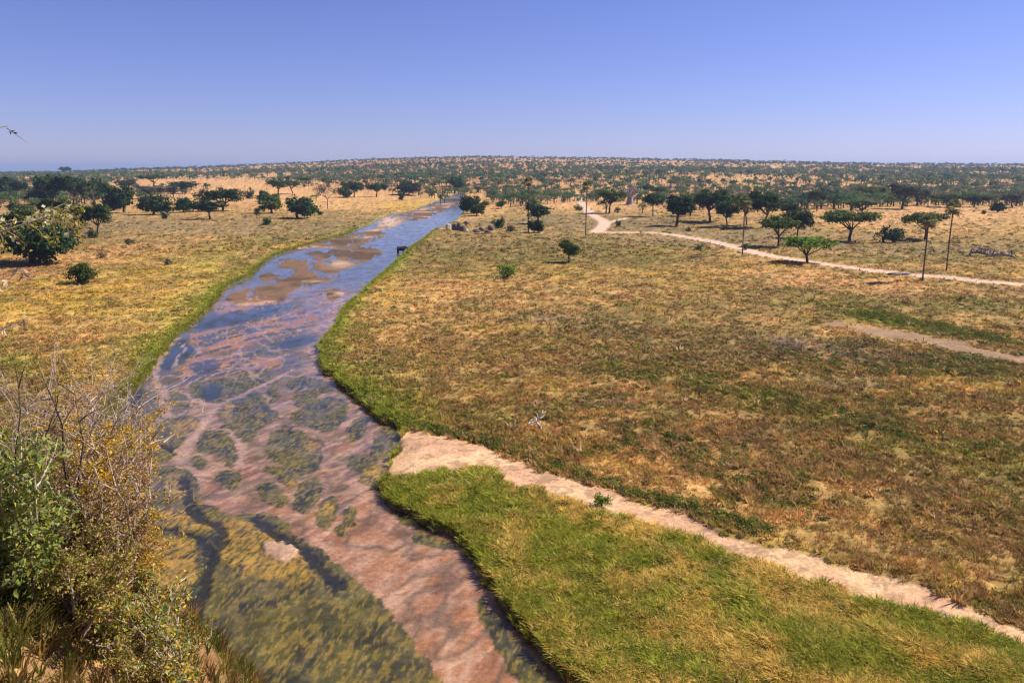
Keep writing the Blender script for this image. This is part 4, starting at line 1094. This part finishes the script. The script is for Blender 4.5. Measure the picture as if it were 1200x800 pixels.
# ------------------------------------------------------------------ savanna trees of the far plain
def treeline(U): return np.interp(U, [-200, 0, 130, 200, 420, 500, 560, 640, 760, 900, 1000, 1200, 1500], [242, 242, 236, 226, 232, 233, 235, 244, 246, 244, 248, 252, 252])
def far_positions(n, d0, d1, seed, thr=0.0):
    rg = sub_rng(seed)
    y = np.sqrt(rg.uniform(d0 ** 2, d1 ** 2, n)); u = rg.uniform(-.80, .80, n); x = u * y
    z = base_z(x, y); U, V = to_px(x, y, z)
    dens = fbm(x, y, 190, 3, 14); dens2 = fbm(x, y, 60, 2, 18)
    keep = (V < treeline(U) + 6 - 13 * rg.random(n) ** 1.5) & (dens * .6 + dens2 * .4 + rg.random(n) * .5 > .655 + thr - .07 * sst(1600, 3000, y))
    # clearings
    for cx, cy, rx, ry in ((240, 215, 110, 4), (340, 228, 120, 8), (450, 238, 70, 8), (1120, 255, 140, 14), (700, 243, 60, 6), (545, 233, 30, 5)):
        keep &= ((U - cx) / rx) ** 2 + ((V - cy) / ry) ** 2 > 1
    keep &= ~((y < 880) & (np.abs(x + 38) < 16))
    return x[keep], y[keep], z[keep]
def far_variant(kind, seed, n, leaf):
    rg = sub_rng(seed); lobes = []
    if kind == 'ac':
        for i in range(6):
            a = i * 1.05 + rg.uniform(-.3, .3); r = rg.uniform(1.8, 3.8) if i else 0
            lobes.append((r * math.cos(a), r * math.sin(a), rg.uniform(5.0, 6.4) - r * .12, 2.6, 2.6, 1.5))
    else:
        for i in range(5):
            a = i * 1.3; r = rg.uniform(.5, 1.8) if i else 0
            lobes.append((r * math.cos(a), r * math.sin(a), rg.uniform(2.2, 4.6), 1.9, 1.9, 1.5))
    V, Fc, c = crown_cloud(lobes, n, leaf, rg, clump=.25, nclump=34, up=.8)
    tr = MB()
    tr.tube([(0, 0, -.5), (0.1, 0, 2.4), (.3, .1, 5)], [.42, .28, .16], 5)
    for i in range(3):
        lb = lobes[i + 1]; tr.tube([(.1, 0, 2.2), lb[:3]], [.2, .06], 4)
    TV, TF = tr.arrays()
    c = np.vstack([c, np.ones((len(TV), 3)) * [1.5, .9, 1.2]])
    return np.vstack([V, TV]), np.vstack([Fc, TF + len(V)]), c
palc = np.array([(.080, .155, .055), (.115, .190, .058), (.055, .120, .050), (.155, .195, .075), (.20, .175, .12), (.140, .190, .045)])
fx, fy, fz = far_positions(4600, 420, 1080, 81, -.07)
o_ = np.argsort(fy); fx, fy, fz = fx[o_], fy[o_], fz[o_]
NIND = min(285, len(fx))
fvar = [far_variant(k, 90 + i, 420, .55) for i, k in enumerate(['ac', 'ac', 'rd', 'ac', 'rd', 'ac'])]
fmes = []
for i, (V_, F_, c_) in enumerate(fvar):
    fl = [tuple(f) if f[2] != f[3] else tuple(f[:3]) for f in F_.tolist()]
    nlf = int((c_[:, 2] != 1.2).sum()); ql = F_[(F_ < nlf).all(1)]; tl = [tuple(q - nlf for q in f) for f in fl if f[0] >= nlf]
    tm_ = bpy.data.meshes.new("trunk"); tm_.from_pydata(V_[nlf:].tolist(), [], tl); tm_.materials.append(M['bark'])
    for cvar in range(2):
        me_ = mesh_np("crown", V_[:nlf], ql); set_col(me_, "tintc", c_[:nlf] * palc[(i + 3 * cvar) % 6]); me_.materials.append(M['scrub']); fmes.append((me_, tm_))
for i in range(NIND):
    k = random.randrange(len(fmes)); s_ = random.uniform(.85, 1.7)
    o = empty("savanna_tree"); link("crown", fmes[k][0], None, o); link("trunk", fmes[k][1], None, o); o.location = (fx[i], fy[i], fz[i]); o.rotation_euler.z = random.uniform(0, 6.28); o.scale = (s_ * random.uniform(.85, 1.2), s_, s_ * random.uniform(.85, 1.15))
    tag(o, "scattered savanna tree on the pale plain beyond the river, like its neighbours", "tree", "trees scattered over the far plain")
def far_stuff(x, y, z, variants, name, label, seed, smin=.6, smax=1.3):
    rg = sub_rng(seed); ti = rg.integers(0, len(variants), len(x)); Vs = []; Fs = []; Cs = []; off = 0
    for t, (TV, TF, TC) in enumerate(variants):
        s = np.where(ti == t)[0]
        if not len(s): continue
        a = rg.uniform(0, 6.28, len(s)); sc = rg.uniform(smin, smax, len(s)); ca, sa = np.cos(a) * sc, np.sin(a) * sc
        vx = TV[None, :, 0] * ca[:, None] - TV[None, :, 1] * sa[:, None] + x[s][:, None]; vy = TV[None, :, 0] * sa[:, None] + TV[None, :, 1] * ca[:, None] + y[s][:, None]
        vz = TV[None, :, 2] * sc[:, None] * rg.uniform(.75, 1.15, (len(s), 1)) + z[s][:, None]
        Vs.append(np.stack([vx, vy, vz], -1).reshape(-1, 3)); Fs.append((TF[None] + (np.arange(len(s)) * len(TV))[:, None, None]).reshape(-1, 4) + off); off += len(s) * len(TV)
        pc = palc[rg.integers(0, 6, len(s))] * rg.uniform(.75, 1.25, (len(s), 1)); Cs.append((TC[None] * pc[:, None, :]).reshape(-1, 3))
    F_ = np.vstack(Fs); V_ = np.vstack(Vs)
    me_ = mesh_np(name, V_, F_); set_col(me_, "tintc", np.vstack(Cs)); me_.validate()
    tag(link(name, me_, M['scrub']), label, "woodland", kind='stuff')
def quad_only(v):
    V_, F_, c_ = v; F_ = F_[F_[:, 2] != F_[:, 3]]; return V_, F_, c_
fs = [quad_only(v) for v in fvar]
if len(fx) > NIND: far_stuff(fx[NIND:], fy[NIND:], fz[NIND:], [quad_only(far_variant(k, 110 + i, 200, .8)) for i, k in enumerate(['ac', 'ac', 'rd', 'ac'])], "woodland", "open savanna woodland in the distance beyond the nearer trees", 5)
x_, y_, z_ = far_positions(9000, 1080, 2300, 82, .045)
far_stuff(x_, y_, z_, [quad_only(far_variant(k, 120 + i, 90, 1.25)) for i, k in enumerate(['ac', 'ac', 'rd', 'ac'])], "woodland", "open savanna woodland covering the far slopes", 6, .75, 1.75)
x_, y_, z_ = far_positions(16000, 2300, 4300, 83, .045)
far_stuff(x_, y_, z_, [quad_only(far_variant(k, 130 + i, 40, 2.0)) for i, k in enumerate(['ac', 'rd', 'ac', 'rd'])], "woodland", "tiny trees covering the ridge along the horizon", 7)

x_, y_, z_ = far_positions(9000, 430, 1900, 84, -.1)
far_stuff(x_, y_, z_, [quad_only(far_variant('rd', 140 + i, 46, 1.3)) for i in range(4)], "scrub", "low bushes sprinkled over the pale far plain", 8, .18, .5)
# ------------------------------------------------------------------ dead wood and boulders
def dead_snag():
    x, y, z = ground_pt(628, 503); root = empty("dead_branch", (x, y, z + .05)); s = 1.0
    def W(U, V): return ((U - 628) * .092 * s, (V - 495) * -.03, (503 - V) * .092 * s)
    b = MB()
    def limb(P, R_, dy=0):
        pts = [Vector(W(*p)) + Vector((0, dy * i * .12, 0)) for i, p in enumerate(P)]
        b.tube(pts, R_, 7)
    limb([(631,508),(634,504),(634,500),(632,498),(629,495),(629,492),(633,488),(638,483),(641,480)], [.10,.15,.14,.13,.12,.11,.10,.07,.03])
    limb([(629,494),(627,493),(623,494),(619,496),(617,498)], [.12,.11,.09,.07,.03], -1)
    limb([(629,493),(628,490),(626,488)], [.16,.13,.05], 1)
    limb([(633,489),(636,489),(640,486)], [.08,.06,.02], 2); limb([(632,498),(636,497),(640,499)], [.08,.05,.02], -2)
    rr_ = random.Random(4)
    for q in range(12):
        p_ = rr_.choice([(633,500),(629,494),(631,490),(623,494),(637,484),(634,503),(619,496)]); e_ = (p_[0] + rr_.uniform(-7, 7), p_[1] - rr_.uniform(-1, 8)); m_ = ((p_[0] + e_[0]) / 2 + rr_.uniform(-1.5, 1.5), (p_[1] + e_[1]) / 2 - 1)
        limb([p_, m_, e_], [.055, .04, .015], rr_.uniform(-3, 3))
    link("trunk", b.mesh("trunk"), M['dead'], root)
    tag(root, "bleached white dead branch forking up out of the dry grass", "dead branch")
dead_snag()
def fallen_tree(U, Vb, seed, wpx, label, mat_='deadgrey', arch=5):
    rd_ = random.Random(seed); x, y, z = ground_pt(U, Vb); k = y / F; root = empty("fallen_tree", (x, y, z)); b = MB(); W_ = wpx * k
    b.tube(bez((-W_ / 2, 0, .5), (0, 1, 2.4), (W_ / 2, -.5, .3), 8), [.2, .35, .45, .55, .6, .6, .5, .4, .35], 8)
    for i in range(arch):
        x0 = -W_ / 2 + W_ * (i + .5) / arch; e = Vector((x0 + rd_.uniform(.8, 2.6), rd_.uniform(-2.5, 2), rd_.uniform(-.1, .5)))
        s0 = Vector((x0, .4, 1.4)); b.tube(bez(s0, (s0 + e) / 2 + Vector((rd_.uniform(-2, 2), rd_.uniform(-1, 1), rd_.uniform(1.6, 4.2))), e, 6), [.32, .28, .25, .22, .18, .12, .06], 6)
        for q in range(3):
            a = (s0 + e) / 2 + Vector((0, 0, 1)); e2 = a + Vector((rd_.uniform(-1.5, 1.5), rd_.uniform(-1.5, 1.5), rd_.uniform(-.6, 1.5))); b.tube(bez(a, (a + e2) / 2 + Vector((0, 0, .3)), e2, 3), [.07, .06, .04, .02], 4)
    link("trunk", b.mesh("trunk"), M[mat_], root)
    tag(root, label, "fallen tree")
fallen_tree(1172, 303, 5, 34, "fallen grey tree with arching bare limbs lying at the right edge", arch=6)
fallen_tree(1146, 300, 6, 22, "tangle of dead grey branches left of the fallen arching tree", arch=4)
def boulder(U, Vb, w, h, seed, mat_, label, group=None, depth=.8):
    import bmesh
    x, y, z = ground_pt(U, Vb); k = y / F * 1.3; bm = bmesh.new(); bmesh.ops.create_icosphere(bm, subdivisions=3, radius=1)
    nz_ = NS[seed % 24]; rd_ = random.Random(seed); cuts = [(Vector((rd_.uniform(-1, 1), rd_.uniform(-1, 1), rd_.uniform(-.3, 1))).normalized(), rd_.uniform(.62, .85)) for _ in range(7)]
    for v in bm.verts:
        for nrm, dd in cuts:
            e = v.co.dot(nrm) - dd
            if e > 0: v.co -= nrm * e * .85
        v.co *= 1 + .10 * (float(nz_(np.array([v.co.x * 3 + 9]), np.array([v.co.y * 3 + v.co.z * 4]))[0]) - .5)
        v.co = Vector((v.co.x * w * k / 2, v.co.y * w * k / 2 * depth, (v.co.z + .55) * h * k / 1.4))
    me_ = bpy.data.meshes.new("boulder"); bm.to_mesh(me_); bm.free()
    o = link("boulder", me_, M[mat_], None, (x, y, z)); o.rotation_euler.z = 0
    tag(o, label, "boulder", group)
boulder(525, 269, 6, 5, 1, 'rock_pale', "pale boulder at the left end of the boulders by the river")
boulder(533, 270, 6, 6, 2, 'rock', "tall dark boulder right of the pale boulder")
boulder(538, 270, 7, 6.5, 3, 'rock', "largest dark boulder in the middle of the riverside pile")
boulder(543, 271, 6, 4.5, 4, 'rock', "dark boulder at the right end of the riverside pile")
boulder(547, 272, 4, 3, 5, 'rock_pale', "small pale stone touching the right end of the dark pile")
boulder(546, 263, 6, 3, 6, 'rock', "small flat rock behind the riverside pile")
boulder(558, 272, 8, 2.6, 7, 'rock', "low flat dark slab on bare ground between pile and bush")
boulder(564, 271, 7, 3.4, 8, 'rock', "rounded dark slab right of the low flat one")
boulder(571, 273, 6, 2.6, 9, 'rock', "low slab below the dark bush on bare ground")
boulder(575, 270, 6, 4.6, 10, 'rock', "dark rock nearest the dark bush on bare ground")

# ------------------------------------------------------------------ elephant
def elephant():
    k = 300 / F
    x, y = plane_pt(470.5, 297, -.8); root = empty("elephant", (x, y, -1.05)); root.rotation_euler.z = R(14)
    tag(root, "dark elephant standing in the river and reaching onto the right bank", "elephant")
    me_ = bpy.data.meshes.new("body")
    J = [(-.35,0,2.05,.78),(-1.15,0,2.05,.72),(.55,0,2.1,.72),(1.15,0,2.35,.52),(1.7,0,2.55,.50),(2.1,0,2.3,.34),(2.45,0,1.75,.22),(2.75,0,1.3,.16),(3.15,0,1.15,.11),(3.45,0,1.3,.08),
         (-1.35,.38,1.35,.38),(-1.38,.40,.7,.25),(-1.35,.40,.08,.26),(-1.35,-.38,1.35,.38),(-1.18,-.40,.7,.25),(-1.15,-.40,.08,.26),
         (.75,.38,1.35,.33),(.85,.40,.7,.23),(.95,.40,.35,.25),(.75,-.38,1.35,.33),(.70,-.40,.7,.23),(.72,-.40,.08,.25),(-1.65,0,2.0,.45)]
    E = [(0,1),(0,2),(2,3),(3,4),(4,5),(5,6),(6,7),(7,8),(8,9),(1,10),(10,11),(11,12),(1,13),(13,14),(14,15),(2,16),(16,17),(17,18),(2,19),(19,20),(20,21),(1,22)]
    me_.from_pydata([j[:3] for j in J], E, [])
    o = link("body", me_, M['hide'], root)
    sk = o.modifiers.new("skin", 'SKIN'); sk.use_smooth_shade = True
    for i, j in enumerate(J): me_.skin_vertices[0].data[i].radius = (j[3] * 1.22, j[3] * 1.22)
    me_.skin_vertices[0].data[0].use_root = True
    sb = o.modifiers.new("sub", 'SUBSURF'); sb.levels = sb.render_levels = 2
    for s_ in (1, -1):
        V = []; Fc = []
        out = [(0, .0, .32), (-.35, .25, .42), (-.75, .38, .25), (-.88, .42, -.15), (-.70, .38, -.55), (-.40, .25, -.80), (-.12, .1, -.5), (0, 0, -.1)]
        for th in (0, .05):
            for a, b_, c in out: V.append((1.62 + a, s_ * (.42 + b_ + th), 2.62 + c))
        n = len(out); Fc = [tuple(range(n)), tuple(range(2 * n - 1, n - 1, -1))] + [(i, (i + 1) % n, (i + 1) % n + n, i + n) for i in range(n)]
        em = bpy.data.meshes.new("ear"); em.from_pydata(V, [], Fc); em.update(); link("ear", em, M['hide'], root)
        b = MB(); b.tube(bez((2.1, s_ * .24, 2.05), (2.35, s_ * .34, 1.6), (2.85, s_ * .30, 1.65), 5), [.07, .065, .055, .045, .03, .01], 7); link("tusk", b.mesh("tusk"), M['tusk'], root)
    b = MB(); b.tube(bez((-2.0, 0, 2.2), (-2.3, 0, 1.8), (-2.2, 0, 1.1), 5), [.06, .05, .04, .035, .03, .05], 6); link("tail", b.mesh("tail"), M['hide'], root)
elephant()

# ------------------------------------------------------------------ foreground shrubs on the spur of the bluff
def spur_z(x, y): return float(base_z(np.array([x]), np.array([y]))[0])
def leaf_mesh(name, P, D, size, rg, m, parent, aspect=2.0, tv=.35, fold=True):
    """pointed leaves with a midrib fold: P base, D direction"""
    n = len(P); D = D / np.maximum(np.linalg.norm(D, axis=1, keepdims=True), 1e-6)
    S = np.cross(D, rg.normal(size=(n, 3))); S /= np.maximum(np.linalg.norm(S, axis=1, keepdims=True), 1e-6); N = np.cross(S, D)
    s = (size * rg.uniform(.55, 1.4, n))[:, None]; w = s / aspect * .5
    V = np.stack([P, P + D * s * .5 + S * w + N * w * .35, P + D * s, P + D * s * .5 - S * w + N * w * .35], 1).reshape(-1, 3)
    i = np.arange(n)[:, None] * 4
    Fc = np.concatenate([i + [0, 1, 2], i + [0, 2, 3]], 1).reshape(-1, 3)
    me_ = mesh_np(name, V, Fc); t = rg.uniform(1 - tv, 1 + tv, (n, 1)) * (1 + (rg.random((n, 3)) - .5) * .25)
    set_col(me_, "tintc", np.repeat(t, 4, 0)); return link(name, me_, m, parent)
def shrub(name, label, base, targets, seed, leafmat, nleaf, leafsize, wood='twig', r0=.045, side=4, droop=0.0, leafstart=.45, aspect=2.0, leaves=True, twigs=True, cat="shrub", spread=.35, second=None):
    rd_ = random.Random(seed); rg = sub_rng(seed); root = empty(name, base); B = Vector(base); b = MB(); nodes = []
    for T in targets:
        T = Vector(T); e = T - B; L = e.length
        mid = e * .5 + Vector((rd_.uniform(-.18, .18) * L, rd_.uniform(-.18, .18) * L, .12 * L - droop * L * .2))
        pts = bez((rd_.uniform(-.12, .12), rd_.uniform(-.12, .12), -.1), mid, e, 7)
        pts = [p + Vector((rd_.uniform(-1, 1), rd_.uniform(-1, 1), rd_.uniform(-1, 1))) * .02 * L * (0 < i < 7) for i, p in enumerate(pts)]
        r = r0 * (.5 + .5 * min(L / 3, 1)); b.tube(pts, [r * (1 - .85 * i / 7) for i in range(8)], 5)
        for q in range(side):
            i = rd_.randint(2, 7); p0 = pts[i]; dr = (pts[min(i + 1, 7)] - pts[i - 1]).normalized()
            dd = (dr * .7 + Vector((rd_.uniform(-1, 1), rd_.uniform(-1, 1), rd_.uniform(-.6, .8)))).normalized(); l2 = L * spread * rd_.uniform(.4, 1.0)
            e2 = p0 + dd * l2 - Vector((0, 0, droop * l2)); p2 = bez(p0, p0.lerp(e2, .5) + Vector((rd_.uniform(-.15, .15), rd_.uniform(-.15, .15), .08)) * l2, e2, 4)
            b.tube(p2, [r * .38, r * .3, r * .24, r * .16, r * .08], 4); nodes += [(p, dd) for p in p2[1:]]
            for w_ in range(3 if twigs else 0):
                p3 = p2[rd_.randint(1, 4)]; d3 = (dd + Vector((rd_.uniform(-1, 1), rd_.uniform(-1, 1), rd_.uniform(-.8, .8)))).normalized(); e3 = p3 + d3 * l2 * rd_.uniform(.2, .5)
                b.tube([p3, p3.lerp(e3, .5) + Vector((0, 0, .02)), e3], [r * .16, r * .12, r * .05], 3); nodes += [(p3.lerp(e3, .5), d3), (e3, d3)]
        nodes += [(p, dr) for p in pts[int(8 * leafstart):]]
    link("branches", b.mesh("branches"), M[wood], root)
    if leaves:
        NP = np.array([tuple(n_[0]) for n_ in nodes]); ND = np.array([tuple(n_[1]) for n_ in nodes]); ii = rg.integers(0, len(NP), nleaf)
        P = NP[ii] + rg.normal(0, leafsize * .8, (nleaf, 3)); D = ND[ii] * .6 + rg.normal(size=(nleaf, 3)) * .8 + [0, 0, .15]
        leaf_mesh("leaves", P, D, leafsize, rg, M[leafmat], root, aspect)
        if second:
            k2 = nleaf // 3; ii = rg.integers(0, len(NP), k2); leaf_mesh("leaves", NP[ii] + rg.normal(0, leafsize, (k2, 3)), rg.normal(size=(k2, 3)), leafsize, rg, M[second], root, aspect)
    tag(root, label, cat); return root
def tpts(n, U0, U1, V0, V1, y0, y1, seed):
    rd_ = random.Random(seed); return [tuple(at_depth(rd_.uniform(U0, U1), rd_.uniform(V0, V1), rd_.uniform(y0, y1))) for _ in range(n)]
def gbase(x, y): return (x, y, spur_z(x, y))
shrub("leafy_shrub", "broad-leaved green shrub in the lower left corner", gbase(-7.4, 11.4), tpts(34, -36, 44, 515, 690, 10.4, 12.4, 1), 101, 'leaf_green', 12000, .095, leafstart=.2, second='leaf_olive')
shrub("golden_shrub", "shrub with small golden leaves leaning out over the river edge", gbase(-7.3, 13.6), tpts(46, 60, 176, 500, 668, 12.6, 15.0, 2), 102, 'leaf_gold', 26000, .052, leafstart=.3, second='leaf_olive')
shrub("bare_shrub", "leafless grey thorny shrub above the golden shrub", gbase(-8.2, 14.6), tpts(44, 8, 168, 458, 535, 13.6, 15.6, 3), 103, 'leaf_brown', 9000, .045, leafstart=.5, r0=.026, side=10, spread=.3)
shrub("bare_shrub", "thick dark forked bare branches rising at the left edge above the green shrub", gbase(-8.0, 12.2), [tuple(at_depth(46, 432, 12.4)), tuple(at_depth(64, 444, 12.8)), tuple(at_depth(22, 455, 12.0)), tuple(at_depth(88, 462, 12.6))], 104, 'leaf_brown', 10, .04, wood='bark', r0=.034, side=6, leaves=False, spread=.20)
shrub("dry_shrub", "brown shrub of withered leaves at the bottom left", gbase(-6.9, 12.8), tpts(50, 30, 170, 545, 700, 11.8, 13.6, 5), 105, 'leaf_brown', 26000, .050, leafstart=.25, second='leaf_olive')
shrub("olive_shrub", "low olive-leaved shrub below the green one at the bottom left", gbase(-6.6, 11.0), tpts(40, -10, 190, 640, 800, 10.2, 12.4, 6), 106, 'leaf_olive', 26000, .060, leafstart=.2, second='leaf_brown')
shrub("bare_shrub", "pale bare twigs reaching out over the water from the golden shrub", gbase(-8.8, 13.8), [tuple(at_depth(u, v, 13.6)) for u, v in ((192,518),(188,572),(196,592),(212,600),(186,552),(176,520),(172,610),(150,470),(170,495),(196,640))], 107, 'leaf_gold', 260, .045, r0=.040, side=4, spread=.2, leafstart=.8)
shrub("green_shrub", "small broad-leaved shrub on the slope below the view of the river", gbase(-5.6, 12.2), tpts(22, 70, 205, 690, 830, 11.0, 12.6, 8), 108, 'leaf_green', 8000, .07, leafstart=.3, second='leaf_gold')
# tree just outside the left edge whose twigs hang into view
def overhang():
    root = empty("overhanging_tree", (-11.5, 8.6, spur_z(-11.5, 8.6) if True else 25)); B = Vector(root.location); b = MB(); rd_ = random.Random(9); rg = sub_rng(9)
    top = Vector((.3, 0, 4.6)); b.tube(bez((0, 0, -.4), (-.2, .1, 2), top, 6), [.2, .17, .15, .14, .13, .12, .11], 9)
    lv = []; pods = []
    def limb(tip, start, r, sag=.2):
        e = Vector(tip) - B; s0 = Vector(start); pts = bez(s0, s0.lerp(e, .5) + Vector((0, 0, sag)), e, 9); b.tube(pts, [r * (1 - .85 * i / 9) for i in range(10)], 5); return pts
    main = limb(at_depth(70, 249, 8.6), (.1, 0, 2.7), .045, .12)
    m2 = limb(at_depth(-4, 262, 8.5), (.0, 0, 2.4), .04, .1); m4 = limb(at_depth(52, 254, 8.9), (.1, 0, 3.1), .03, .3)
    for pts, k in ((main, 34), (m4, 30), (m2, 8)):
        for q in range(k):
            i = rd_.randint(5, 9); p0 = pts[i] if i == 9 else pts[i].lerp(pts[i + 1], rd_.random()); e = p0 + Vector((rd_.uniform(-.1, .22), rd_.uniform(-.25, .25), rd_.uniform(-.24, .16)))
            b.tube([p0, p0.lerp(e, .5) + Vector((0, 0, .02)), e], [.006, .005, .003], 3); lv += [(p0.lerp(e, t), (e - p0)) for t in (.3, .6, .8, 1)]
    for tip, st, npod in (((31, 313, 9.2), (.1, 0, 1.2), 46), ((34, 371, 9.0), (.05, 0, .7), 52)):
        pts = limb(at_depth(*tip), st, .03, .25)
        for q in range(npod): i = rd_.randint(5, 8); pods.append(pts[i].lerp(pts[i + 1], rd_.random()) + Vector((rd_.uniform(-.04, .04), rd_.uniform(-.08, .08), rd_.uniform(-.05, .03))))
    limb(at_depth(33, 168, 8.8), at_depth(8, 150, 8.8) - B, .006, .0); limb(at_depth(9, 148, 8.8), (.2, 0, 4.5), .03, .3)
    link("trunk", b.mesh("trunk"), M['bark_pale'], root)
    A = np.array([tuple(a) for a, _ in lv]); Dn = np.array([tuple(d) for _, d in lv]); n = 420; ii = rg.integers(0, len(A), n)
    leaf_mesh("leaves", A[ii] + rg.normal(0, .03, (n, 3)), Dn[ii] * 2 + rg.normal(size=(n, 3)) * .7, .055, rg, M['leaf_olive'], root, 2.2)
    n = 700; ii = rg.integers(0, len(A), n); leaf_mesh("leaves", A[ii] + rg.normal(0, .035, (n, 3)), Dn[ii] * 2 + rg.normal(size=(n, 3)) * .7, .055, rg, M['leaf_olive'], root, 2.2)
    n = 130; ii = rg.integers(0, len(A), n); leaf_mesh("blossom", A[ii] + rg.normal(0, .03, (n, 3)), rg.normal(size=(n, 3)), .055, rg, M['blossom'], root, 1.1)
    pd = np.array([tuple(p) for p in pods]); pd = np.repeat(pd, 3, 0); leaf_mesh("seed_pods", pd + rg.normal(0, .012, pd.shape), rg.normal(size=pd.shape) + [.2, 0, -1.3], .085, rg, M['pod'], root, 3.0)
    # tip cluster of dark pods at the very top
    tc = at_depth(13, 154, 8.8) - B; P = np.array([tuple(tc)] * 6) + rg.normal(0, .015, (6, 3)); leaf_mesh("leaves", P, rg.normal(size=(6, 3)) + [1, 0, 0], .045, rg, M['crown_dark'], root, 3.0)
    tag(root, "tree left of the view whose flowering and pod-hung twigs reach in at the left edge", "tree")
overhang()
def spur_cover():
    n = 9000; X = rt.uniform(-16, -2.5, n); Y = rt.uniform(5, 24, n); z = base_z(X, Y); U, V = to_px(X, Y, z)
    c = np.array([(.34, .24, .07), (.20, .19, .04), (.14, .17, .03), (.27, .16, .07)])[rt.integers(0, 4, n)] * rt.uniform(.6, 1.4, (n, 1))
    scatter_tufts("grass", X, Y, z, c, NB1, np.full(n, .42), "dry grass and low herbs on the slope of the bluff")
spur_cover()

# ------------------------------------------------------------------ air
hz = bpy.data.meshes.new("haze")
x0, x1, y0, y1, z0, z1 = -20500., 20500., -30., 27000., -750., 135.
hz.from_pydata([(a, b, c) for c in (z0, z1) for a, b in ((x0, y0), (x1, y0), (x1, y1), (x0, y1))], [], [(3, 2, 1, 0), (4, 5, 6, 7), (0, 1, 5, 4), (1, 2, 6, 5), (2, 3, 7, 6), (3, 0, 4, 7)])
hm = bpy.data.materials.new("haze_air"); hm.use_nodes = True; hn = hm.node_tree.nodes; hn.clear()
pv = hn.new("ShaderNodeVolumePrincipled"); pv.inputs["Color"].default_value = (.50, .66, 1.0, 1); pv.inputs["Density"].default_value = .00008; pv.inputs["Anisotropy"].default_value = .2
ho = hn.new("ShaderNodeOutputMaterial"); hm.node_tree.links.new(pv.outputs[0], ho.inputs["Volume"])
tag(link("haze", hz, hm), "thin blue haze over the far savanna", "haze", kind='stuff')
